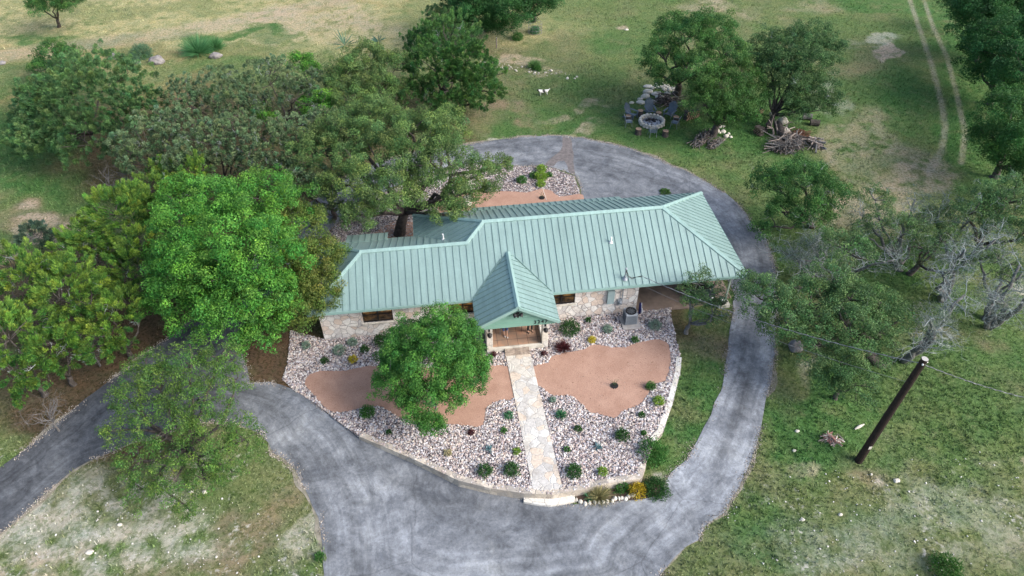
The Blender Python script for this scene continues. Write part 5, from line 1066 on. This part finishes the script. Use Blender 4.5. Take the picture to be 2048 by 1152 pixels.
# wood heaps
def sticks(name,label,pts,n,Ls,r,mats,seed,zh,cat='brush pile',dirn=None,spread=1.0):
    rng=np.random.default_rng(seed); c=P(*pts[0]); k=mpp(c); mb=MB(); 
    for i in range(n):
        q=pts[rng.integers(len(pts))]; p=P(q[0]+rng.normal()*spread*6,q[1]+rng.normal()*spread*3); L=rng.uniform(*Ls); a=rng.uniform(0,6.28) if dirn is None else dirn+rng.normal()*.35
        z=abs(rng.normal())*zh; d=Vector((math.cos(a),math.sin(a),rng.normal()*.18)); m_=p+Vector((0,0,z+.05)); w_=Vector((rng.normal(),rng.normal(),rng.normal()*.5))*L*.06
        A=m_-d*L/2;B=m_+d*L/2; A.z=max(A.z,p.z+.02);B.z=max(B.z,p.z+.02); mb.cur=int(rng.integers(len(mats))); rr_=r*rng.uniform(.5,1.4); mb.tube([A,m_+w_,B],[rr_,rr_*.9,rr_*.6],5)
    return tag(mb.build(name,mats,org=tuple(c)),label,cat)
W=[M['drywood'],M['bark'],M['bark_grey']]
sticks('brush_pile','large heap of cut grey branches in front of the fallen log',[(1552,298),(1565,300),(1580,296),(1590,290),(1570,288)],260,(.8,2.2),.035,W,1,.4)
sticks('brush_pile','dark brushwood heap between the boulders and the right lounge chair',[(1325,205),(1340,208),(1352,212)],150,(.6,1.5),.035,[M['bark'],M['drywood'],M['bark']],2,.35)
sticks('brush_pile','grey stick bundle at the foot of the low leafy oak',[(1395,288),(1405,280),(1412,270)],120,(.6,1.4),.03,W,3,.15,dirn=.9)
sticks('brush_pile','short grey stick bundle right of the longer one',[(1425,292),(1436,286)],80,(.5,1.1),.03,W,4,.12,dirn=.7)
sticks('brush_pile','reddish brown twig mound beside the white long boulder',[(1590,272),(1600,272),(1610,275)],160,(.4,1.0),.02,[mat('rusty_needles',(.16,.08,.05),(.08,.04,.03),6,.95)],5,.2)
sticks('driftwood_heap','grey weathered root heap at the right end of the brush pile',[(1600,285),(1620,288),(1632,292)],40,(.8,1.8),.07,[M['drywood'],M['bark_grey']],6,.25)
sticks('debris_heap','small heap of tangled pale roots and broken bricks in the grass',[(1655,878),(1662,881),(1670,884)],90,(.2,.6),.03,[M['drywood'],M['limestone'],mat('brick_bits',(.36,.2,.17),(.25,.13,.11),8,.9)],7,.12,cat='debris')
mb=MB(); q=P(1718,855); mb.tube([q+Vector((-.3,-.1,.05)),q+Vector((0,0,.09)),q+Vector((.35,.14,.05))],[.04,.09,.03],7); tag(mb.build('driftwood_log',M['limestone'],org=tuple(q)),'short bleached log lying left of the utility pole','log')
def logs(name,label,px,py,n,L,ang,seed,w):
    rng=np.random.default_rng(seed); c=P(px,py); e=empty(name,c,label,'log stack'); d=Vector((math.cos(ang),math.sin(ang),0)); s=Vector((-d.y,d.x,0)); mb=MB(); ce=MB()
    for i in range(n):
        row=i//w; cc=c+s*((i%w)-w/2+.5*(row%2))*.2+Vector((0,0,.1+.17*row)); l=L*rng.uniform(.9,1.1); r=.09*rng.uniform(.8,1.15); mb.tube([cc-d*l/2,cc+d*l/2],r,7)
        for s_ in(-1,1): ce.tube([cc+d*(s_*l/2),cc+d*(s_*(l/2+.006))],r*.85,7)
    mb.build('logs',M['bark'],e); ce.build('cut_ends',M['cutwood'],e)
logs('firewood_stack','firewood stack with pale cut ends right of the fire pit',1383,236,30,.45,-1.2,1,7); logs('firewood_stack','low firewood stack beside the leaning cedar trunk',1516,228,18,.45,-.9,2,6); logs('firewood_stack','striped stack of split logs below the leaning cedar',1516,268,16,.5,.4,3,4)
for i,(px,py,lb) in enumerate([(1612,238,'split grey stump on its side under the open cedar'),(1627,250,'brown split stump on its side beside the grey one')]):
    p=P(px,py); e=empty('log_section',p,lb,'log'); mb=MB(); mb.tube([p+Vector((-.3,.1,.22)),p+Vector((0,0,.26)),p+Vector((.4,-.15,.24))],[.3,.27,.3],9); mb.build('bark',M['bark' if i else 'bark_grey'],e); mb=MB(); mb.tube([p+Vector((.4,-.15,.24)),p+Vector((.412,-.155,.24))],[.26,.25],9); mb.build('cut_face',M['cutwood'],e)
p0,p1,p2,p3=P(1552,258),P(1556,268),P(1562,278),P(1572,288); lg=empty('fallen_log',p1,'thick dark bent log propped on the brush pile','log'); mb=MB(); mb.tube([p0+Vector((0,0,.5)),p1+Vector((0,0,.55)),p2+Vector((0,0,.4)),p3+Vector((0,0,.3))],[.34,.36,.32,.26],10); mb.build('trunk',M['bark'],lg,smooth=True)
mb=MB(); rng=np.random.default_rng(3)
for k in range(3): crook(mb,P(1545+k*8,275)+Vector((0,0,.3)),(-.5+k*.5,.6,.5),1.3,.09,1,rng,6,.2,0)
mb.build('limb_stubs',M['drywood'],lg)
# ------------------------------------------------------------------ posts, cage
for px,py,h,lb in ((993,96,1.1,'short weathered fence post at the edge of the cedars'),(1024,62,1.5,'pale fence post under the dark trees')):
    p=P(px,py); mb=MB(); mb.tube([p,p+Vector((.02,0,h))],[.07,.06],7); fe=empty('fence_post',p,lb,'fence post'); mb.build('post',M['drywood'],fe); mb=MB(); mb.tube([p+Vector((.02,0,h)),p+Vector((.02,0,h+.02))],[.065,.05],7); mb.build('post_cap',M['greymetal'],fe)
p=P(1070,66); mb=MB()
for k in range(12): a=k*math.pi/6; mb.tube([p+Vector((math.cos(a)*.75,math.sin(a)*.75,0)),p+Vector((math.cos(a)*.75,math.sin(a)*.75,1.15))],.014,4)
for z in (.1,.45,.8,1.13): mb.tube([p+Vector((math.cos(k*math.pi/12)*.75,math.sin(k*math.pi/12)*.75,z)) for k in range(25)],.013,4,cap=False)
cg=empty('wire_cage',p,'round wire mesh cage protecting a young plant at the back','wire cage'); mb.build('mesh',M['cable'],cg)
shrub('garden_plant','young green plant growing inside the wire cage',1070,62,9,'round',*TE,cat='plant')
# ------------------------------------------------------------------ utility cart under the carport
cx,cy,cz=24.35,1.55,.06
ct=empty('utility_cart',(cx,cy,cz),'open utility cart with a tan roof parked under the carport edge','cart')
mb=MB(); mb.prism([(cx-.6,cy-1.15,.75),(cx+.6,cy-1.15,.75),(cx+.62,cy-.5,.98),(cx+.62,cy-.35,.55),(cx-.62,cy-.35,.55),(cx-.62,cy-.5,.98)][::1],.4) ; mb.box((cx,cy+.1,.42),(1.24,2.3,.16)); mb.box((cx,cy+.95,.72),(1.26,.9,.42)); mb.build('body',M['cartgreen'],ct,bevel=.03)
mb=MB(); mb.box((cx,cy+.18,.68),(1.1,.45,.16)); mb.box((cx,cy+.42,.98),(1.1,.12,.5)); mb.build('seat',M['dark'],ct,bevel=.03)
mb=MB(); mb.box((cx,cy+.02,1.9),(1.34,1.55,.06)); mb.build('roof',M['tan'],ct,bevel=.02)
for sx in(-1,1):
    for y0,y1 in((-.55,-.68),(.6,.62)): mb=MB(); mb.tube([(cx+sx*.58,cy+y0,.6),(cx+sx*.6,cy+y1,1.88)],.025,6); mb.build('roof_post',M['dark'],ct)
    mb=MB(); mb.lathe((cx+sx*.4,cy-1.16,.66),[(.08,0),(.07,.03),(0,.04)],10,Matrix.Rotation(R_(90),4,'X')); mb.build('headlight',M['white'],ct)
    for yy in(-.75,.9):
        mb=MB(); mb.lathe((cx+sx*.6,cy+yy,.3),[(.16,-.12),(.28,-.1),(.3,0),(.28,.1),(.16,.12)],14,Matrix.Rotation(R_(90),4,'Y')); wh=mb.build('wheel',M['rubber'],ct); mb=MB(); mb.lathe((cx+sx*.62,cy+yy,.3),[(.14,-.11),(.14,.11)],12,Matrix.Rotation(R_(90),4,'Y')); mb.build('rim',M['greymetal'],wh)
mb=MB(); mb.tube([(cx-.28+.17*math.cos(k*.524),cy-.25+.05*math.sin(k*.524),1.0+.16*math.sin(k*.524)) for k in range(13)],.016,5); mb.tube([(cx-.28,cy-.25,1.0),(cx-.28,cy-.5,.85)],.02,6); mb.build('steering_wheel',M['dark'],ct)
mb=MB(); mb.add([(cx-.58,cy-.6,.98),(cx+.58,cy-.6,.98),(cx+.6,cy-.68,1.4),(cx-.6,cy-.68,1.4)],[(0,1,2,3)]); 
mb=MB(); mb.box((cx,cy-.62,1.15),(1.14,.015,.36)); mb.build('windscreen',mat('dark_glass',(.03,.035,.035),(.02,.02,.02),3,.15,bmp=0),ct)
# kettle grill with white lid on a stone block
q=P(1443,612); kt=empty('kettle_pot',q,'black pot with a white lid on a stone block by the carport post','pot'); mb=MB(); mb.box(q+Vector((.08,.05,.12)),(.75,.5,.28)); mb.build('stone_base',M['limestone'],kt,bevel=.02)
mb=MB(); mb.lathe(q+Vector((-.05,0,.26)),[(.16,0),(.28,.1),(.3,.24),(.26,.32),(.24,.33)],16); mb.build('bowl',M['dark'],kt); mb=MB(); mb.lathe(q+Vector((-.05,0,.59)),[(.16,0),(.13,.04),(0,.06)],14); mb.build('lid',M['white'],kt)
# ------------------------------------------------------------------ people, dog
def skinned(name,nodes,edges,m,parent=None,sub=2,root=0,org=None):
    off=wloc(parent) if parent else Vector(org or (0,0,0)); me=bpy.data.meshes.new(name); me.from_pydata([Vector(n_[0])-off for n_ in nodes],edges,[]); o=bpy.data.objects.new(name,me); C.objects.link(o)
    if parent: o.parent=parent
    md=o.modifiers.new('skin','SKIN'); md.use_smooth_shade=True
    if not me.skin_vertices: 
        bpy.context.view_layer.objects.active=o
    for i,n_ in enumerate(nodes):
        sv=me.skin_vertices[0].data[i]; r=n_[1]; sv.radius=(r,r) if not isinstance(r,tuple) else r; sv.use_root=(i==root)
    s2_=o.modifiers.new('sub','SUBSURF'); s2_.levels=sub; s2_.render_levels=sub
    dg=bpy.context.evaluated_depsgraph_get(); dg.update(); me2=bpy.data.meshes.new_from_object(o.evaluated_get(dg)); o.modifiers.clear(); o.data=me2; me2.materials.clear(); me2.materials.append(m)
    me2.polygons.foreach_set('use_smooth',[True]*len(me2.polygons)); return o
def hand(base,d,side,curl=.35):
    """returns nodes/edges of a palm with five fingers rooted at the wrist index given later"""
    d=Vector(d).normalized(); s=Vector(side).normalized(); nrm=d.cross(s).normalized(); out=[];ed=[]
    out.append((base+d*.05,.03)); 
    for i,(o_,L) in enumerate(((-.03,.07),(-.01,.08),(.01,.075),(.03,.06))):
        a=base+d*.085+s*o_; b=a+(d+nrm*curl).normalized()*L*.55; c=b+(d+nrm*curl*3).normalized()*L*.5; out+= [(a,.011),(b,.009),(c,.008)]; k=len(out); ed+=[(0,k-3),(k-3,k-2),(k-2,k-1)]
    a=base+d*.03-s*.045; b=a+(d*.7-s*.6+nrm*.3).normalized()*.04; out+=[(a,.012),(b,.009)]; k=len(out); ed+=[(0,k-2),(k-2,k-1)]
    return out,ed
def person(p,label,pose,mlegs,mtop,mshoe,rz):
    e=empty('person',p,label,'person'); Rm=Matrix.Translation(p)@Matrix.Rotation(rz,4,'Z'); T=lambda *a:Rm@Vector(a)
    if pose=='stand':
        hp=.93; J=dict(hipL=(.1,0,.92),hipR=(-.1,0,.92),kL=(.11,-.03,.5),kR=(-.12,-.02,.5),aL=(.12,.02,.09),aR=(-.14,.02,.09),pel=(0,0,.96),sp=(0,-.02,1.2),ch=(0,0,1.38),nk=(0,-.01,1.52),hd=(0,-.03,1.62),ht=(0,-.02,1.72),sL=(.19,0,1.42),sR=(-.19,0,1.42),eL=(.26,-.1,1.16),eR=(-.26,-.1,1.16),wL=(.16,-.3,1.22),wR=(-.14,-.3,1.24))
    else:
        J=dict(hipL=(.1,0,.5),hipR=(-.1,0,.5),kL=(.13,-.42,.55),kR=(-.08,-.43,.52),aL=(.08,-.55,.12),aR=(-.04,-.42,.1),pel=(0,.03,.52),sp=(0,.06,.78),ch=(0,.08,.98),nk=(0,.07,1.12),hd=(0,.05,1.22),ht=(0,.05,1.32),sL=(.18,.08,1.02),sR=(-.18,.08,1.02),eL=(.25,-.02,.78),eR=(-.25,-.02,.78),wL=(.15,-.25,.66),wR=(-.12,-.25,.66))
    J={k:T(*v) for k,v in J.items()}
    fd=(Rm.to_3x3()@Vector((0,-1,0)))
    nodes=[(J['pel'],(.15,.11)),(J['sp'],(.13,.1)),(J['ch'],(.15,.11)),(J['nk'],.055),(J['hd'],(.075,.09)),(J['ht'],(.07,.085)),(J['sL'],.06),(J['eL'],.042),(J['wL'],.028),(J['sR'],.06),(J['eR'],.042),(J['wR'],.028),(J['hipL'],.095),(J['kL'],.062),(J['aL'],.042),(J['aL']+fd*.17+Vector((0,0,-.06)),.035),(J['hipR'],.095),(J['kR'],.062),(J['aR'],.042),(J['aR']+fd*.17+Vector((0,0,-.06)),.035)]
    ed=[(0,1),(1,2),(2,3),(3,4),(4,5),(2,6),(6,7),(7,8),(2,9),(9,10),(10,11),(0,12),(12,13),(13,14),(14,15),(0,16),(16,17),(17,18),(18,19)]
    for wi,ei in ((8,7),(11,10)):
        w_=nodes[wi][0]; h,he_=hand(w_,w_-nodes[ei][0],Rm.to_3x3()@Vector((1,0,0))); b=len(nodes); nodes+=h; ed+=[(wi,b)]+[(a+b,c+b) for a,c in he_]
    skinned('body',nodes,ed,M['skin'],e)
    # face: nose and ears
    hc=J['hd']+Vector((0,0,.03)); mb=MB(); sd_=Rm.to_3x3()@Vector((1,0,0)); mb.tube([hc+fd*.085+Vector((0,0,.02)),hc+fd*.115+Vector((0,0,-.02))],[.008,.016],6)
    for s in(-1,1): mb.lathe(hc+sd_*s*.08,[(.0,-.03),(.02,0),(0,.03)],6)
    mb.build('nose_and_ears',M['skin'],e,smooth=True); mb=MB()
    for s in(-1,1): mb.lathe(hc+fd*.088+sd_*s*.03+Vector((0,0,.02)),[(0,-.008),(.01,0),(0,.008)],6)
    mb.box(hc+fd*.088+Vector((0,0,-.05)),(.04,.012,.008),rz=rz); mb.build('eyes_and_mouth',M['dark'],e)
    skinned('hair',[(J['ht']+Vector((0,0,.015)),(.082,.09)),(J['ht']-fd*.03+Vector((0,0,-.05)),(.08,.085)),(J['hd']-fd*.045,.06)],[(0,1),(1,2)],M['hair'],e,1)
    skinned('top',[(J['pel']+Vector((0,0,.04)),(.165,.125)),(J['sp'],(.15,.12)),(J['ch'],(.165,.125)),(J['ch']+Vector((0,0,.07)),.08),(J['sL'],.075),(J['sL'].lerp(J['eL'],.7),.06),(J['sR'],.075),(J['sR'].lerp(J['eR'],.7),.06)],[(0,1),(1,2),(2,3),(2,4),(4,5),(2,6),(6,7)],mtop,e,1)
    lo=1.0 if pose=='stand' else 1.0; n2=[(J['pel'],(.16,.13)),(J['hipL'],.11),(J['kL'],.083),(J['hipR'],.11),(J['kR'],.083)]; e2=[(0,1),(1,2),(0,3),(3,4)]
    if pose=='stand': n2+=[(J['aL']+Vector((0,0,.0)),.072),(J['aR']+Vector((0,0,.0)),.072)]; e2+=[(2,5),(4,6)]
    else: n2+=[(J['kL'].lerp(J['aL'],.35),.085),(J['kR'].lerp(J['aR'],.35),.085)]; e2+=[(2,5),(4,6)]
    skinned('trousers' if pose=='stand' else 'shorts',n2,e2,mlegs,e,1)
    for a in('aL','aR'): q=J[a]; skinned('shoe',[(q+Vector((0,0,-.035)),(.052,.05)),(q+fd*.09+Vector((0,0,-.05)),(.05,.038)),(q+fd*.2+Vector((0,0,-.055)),(.045,.03))],[(0,1),(1,2)],mshoe,e,1)
    return e
p=P(1007,664,zf); p.z=zf
seat=Vector((p.x,p.y+.12,zf)); person(seat,'person in blue denim shorts and white shoes seated on the porch','sit',M['denim'],M['shirt'],M['white'],.15)
mc2=copy_tree(mc); mc2.location=(seat.x,seat.y+.02,zf); mc2.rotation_euler=(0,0,.15); mc2.scale=(1,1,1); tag(mc2,'metal chair on the porch holding the seated person','chair')
if 'group' in mc2: del mc2['group']
p=P(1060,662,zf); person(Vector((p.x,p.y-.02,zf)),'person in dark trousers and boots standing behind the tripod','stand',M['pants'],M['shirt2'],M['dark'],.2)
tq=P(1046,657,zf); tr_=empty('tripod',tq,'black camera tripod standing on the porch tiles','tripod'); apex=Vector((tq.x+.05,tq.y+.25,zf+1.25))
for a in (-2.0,-.9,1.6):
    mb=MB(); mb.tube([apex,Vector((apex.x+.5*math.cos(a),apex.y+.62*math.sin(a),zf+.01))],[.02,.012],6); mb.build('leg',M['dark'],tr_)
mb=MB(); mb.tube([apex-Vector((0,0,.2)),apex+Vector((0,0,.22))],.02,8); mb.build('centre_column',M['dark'],tr_); mb=MB(); mb.box(apex+Vector((0,0,.3)),(.14,.1,.1)); mb.lathe(apex+Vector((0,-.05,.3)),[(.035,0),(.04,.08)],10,Matrix.Rotation(R_(90),4,'X')); mb.build('camera_body',M['dark'],tr_,bevel=.01)
p=P(1086,190); Rm=Matrix.Translation(p)@Matrix.Rotation(.15,4,'Z'); T=lambda *a:Rm@(Vector(a)*.78)
dg_=empty('dog',p,'black and white dog standing on the meadow behind the house','dog')
nd=[(T(.0,0,.5),(.12,.14)),(T(.28,0,.5),(.11,.13)),(T(.52,0,.52),(.1,.11)),(T(-.3,0,.5),(.13,.16)),(T(-.5,0,.62),.085),(T(-.64,0,.72),.085),(T(-.78,0,.68),.045),(T(.72,0,.6),.035),(T(.88,.05,.72),.025)]
e_=[(0,1),(1,2),(0,3),(3,4),(4,5),(5,6),(2,7),(7,8)]
for x0,s,ch in ((-.34,.1,3),(-.34,-.1,3),(.46,.1,2),(.46,-.1,2)):
    b=len(nd); back=x0>0
    nd+=[(T(x0,s,.42),.07),(T(x0+(.0 if not back else -.06),s,.26),.04),(T(x0+(.02 if not back else .07),s,.14),.028),(T(x0+(0 if not back else .03),s,.02),.026)]; e_+=[(ch,b),(b,b+1),(b+1,b+2),(b+2,b+3)]
for s in(-1,1): b=len(nd); nd+=[(T(-.6,s*.06,.82),.022)]; e_+=[(5,b)]
m,nt,bs=newmat('dog_coat'); v=coords(nt); sx=node(nt,'ShaderNodeSeparateXYZ'); nt.links.new(v,sx.inputs[0]); f_=math_(nt,'ADD',sx.outputs[0],math_(nt,'MULTIPLY',nz(nt,v,4,2),.4))
nt.links.new(ramp(nt,math_(nt,'ADD',f_,.5),[(.0,(.02,.02,.02)),(.3,(.02,.02,.02)),(.34,(.72,.7,.68)),(.62,(.72,.7,.68)),(.66,(.03,.03,.03)),(.85,(.03,.03,.03)),(.9,(.72,.7,.68))],'LINEAR'),bs.inputs['Base Color']); bs.inputs['Roughness'].default_value=.9
skinned('body',nd,e_,m,dg_,2)
# ------------------------------------------------------------------ grass tufts
rng=np.random.default_rng(77); N=150000
px=rng.uniform(-150,2200,N); py=rng.uniform(-60,1230,N)
# even density on the ground, denser near the camera
Xg=rng.uniform(-48,80,N*2); Yg=rng.uniform(-20,66,N*2); px,py=PXY(Xg,Yg)
ok=(px>-60)&(px<2110)&(py>-40)&(py<1210)&(rng.uniform(0,1,N*2)<np.clip(.35+(py-100)/900,.3,1))
Xg,Yg,px,py=Xg[ok],Yg[ok],px[ok],py[ok]
sh2=[(q[0],q[1]) for q in sh]; on=inside(Xg,Yg,[(q[0],q[1]) for q in oL])&~inside(Xg,Yg,[(q[0],q[1]) for q in iL]); onb=inside(Xg,Yg,bedL)|inside(Xg,Yg,bbed)|((Xg>.5)&(Xg<26.4)&(Yg>-.2)&(Yg<8.8))
ok=~(on|onb); Xg,Yg,px,py=Xg[ok],Yg[ok],px[ok],py[ok]; Xg=Xg+rng.normal(size=len(Xg))*.07; Yg=Yg+rng.normal(size=len(Yg))*.07
gc=ground_colour(Xg,Yg); greens=gc[:,1]/(gc.sum(1)+1e-6); pr=np.clip((greens-.345)*9,.0,1); st_=np.clip((.45-gc[:,2]*1.2),0,1)
ok=rng.uniform(0,1,len(Xg))<(.12+.88*pr)*np.where(gc.mean(1)>.3,.35,1); Xg,Yg,gc,py=Xg[ok],Yg[ok],gc[ok],py[ok]
n=len(Xg); B=3
Xb=np.repeat(Xg,B)+rng.normal(size=n*B)*.05; Yb=np.repeat(Yg,B)+rng.normal(size=n*B)*.05; Zb=hgt(sp*Xb+cp*Yb-CR[1])
hh=rng.uniform(.05,.16,n*B)*np.repeat(np.where(rng.uniform(0,1,n)<.05,rng.uniform(1.6,3.2,n),1),B)*np.repeat(np.clip(1+(fbm(Xg*.3,Yg*.3,61)-.5)*2.2,.5,2.0),B); a=rng.uniform(0,6.28,n*B); w_=rng.uniform(.02,.045,n*B); lean=rng.normal(size=(n*B,2))*.06
v=np.empty((n*B,3,3)); v[:,0]=np.stack([Xb-np.cos(a)*w_,Yb-np.sin(a)*w_,Zb-.01],1); v[:,1]=np.stack([Xb+np.cos(a)*w_,Yb+np.sin(a)*w_,Zb-.01],1); v[:,2]=np.stack([Xb+lean[:,0],Yb+lean[:,1],Zb+hh],1)
col=np.repeat(gc*rng.uniform(.95,1.6,(n,1)),B,0)*rng.uniform(.8,1.25,(n*B,1))
tag(npmesh('grass',v.reshape(-1,3),np.arange(n*B*3).reshape(-1,3),M['grass'],col=np.repeat(col,3,0)),'short patchy green and straw coloured grass over the meadow and verges','grass',kind='stuff')
print('tufts',n,'leaves',NLEAF)
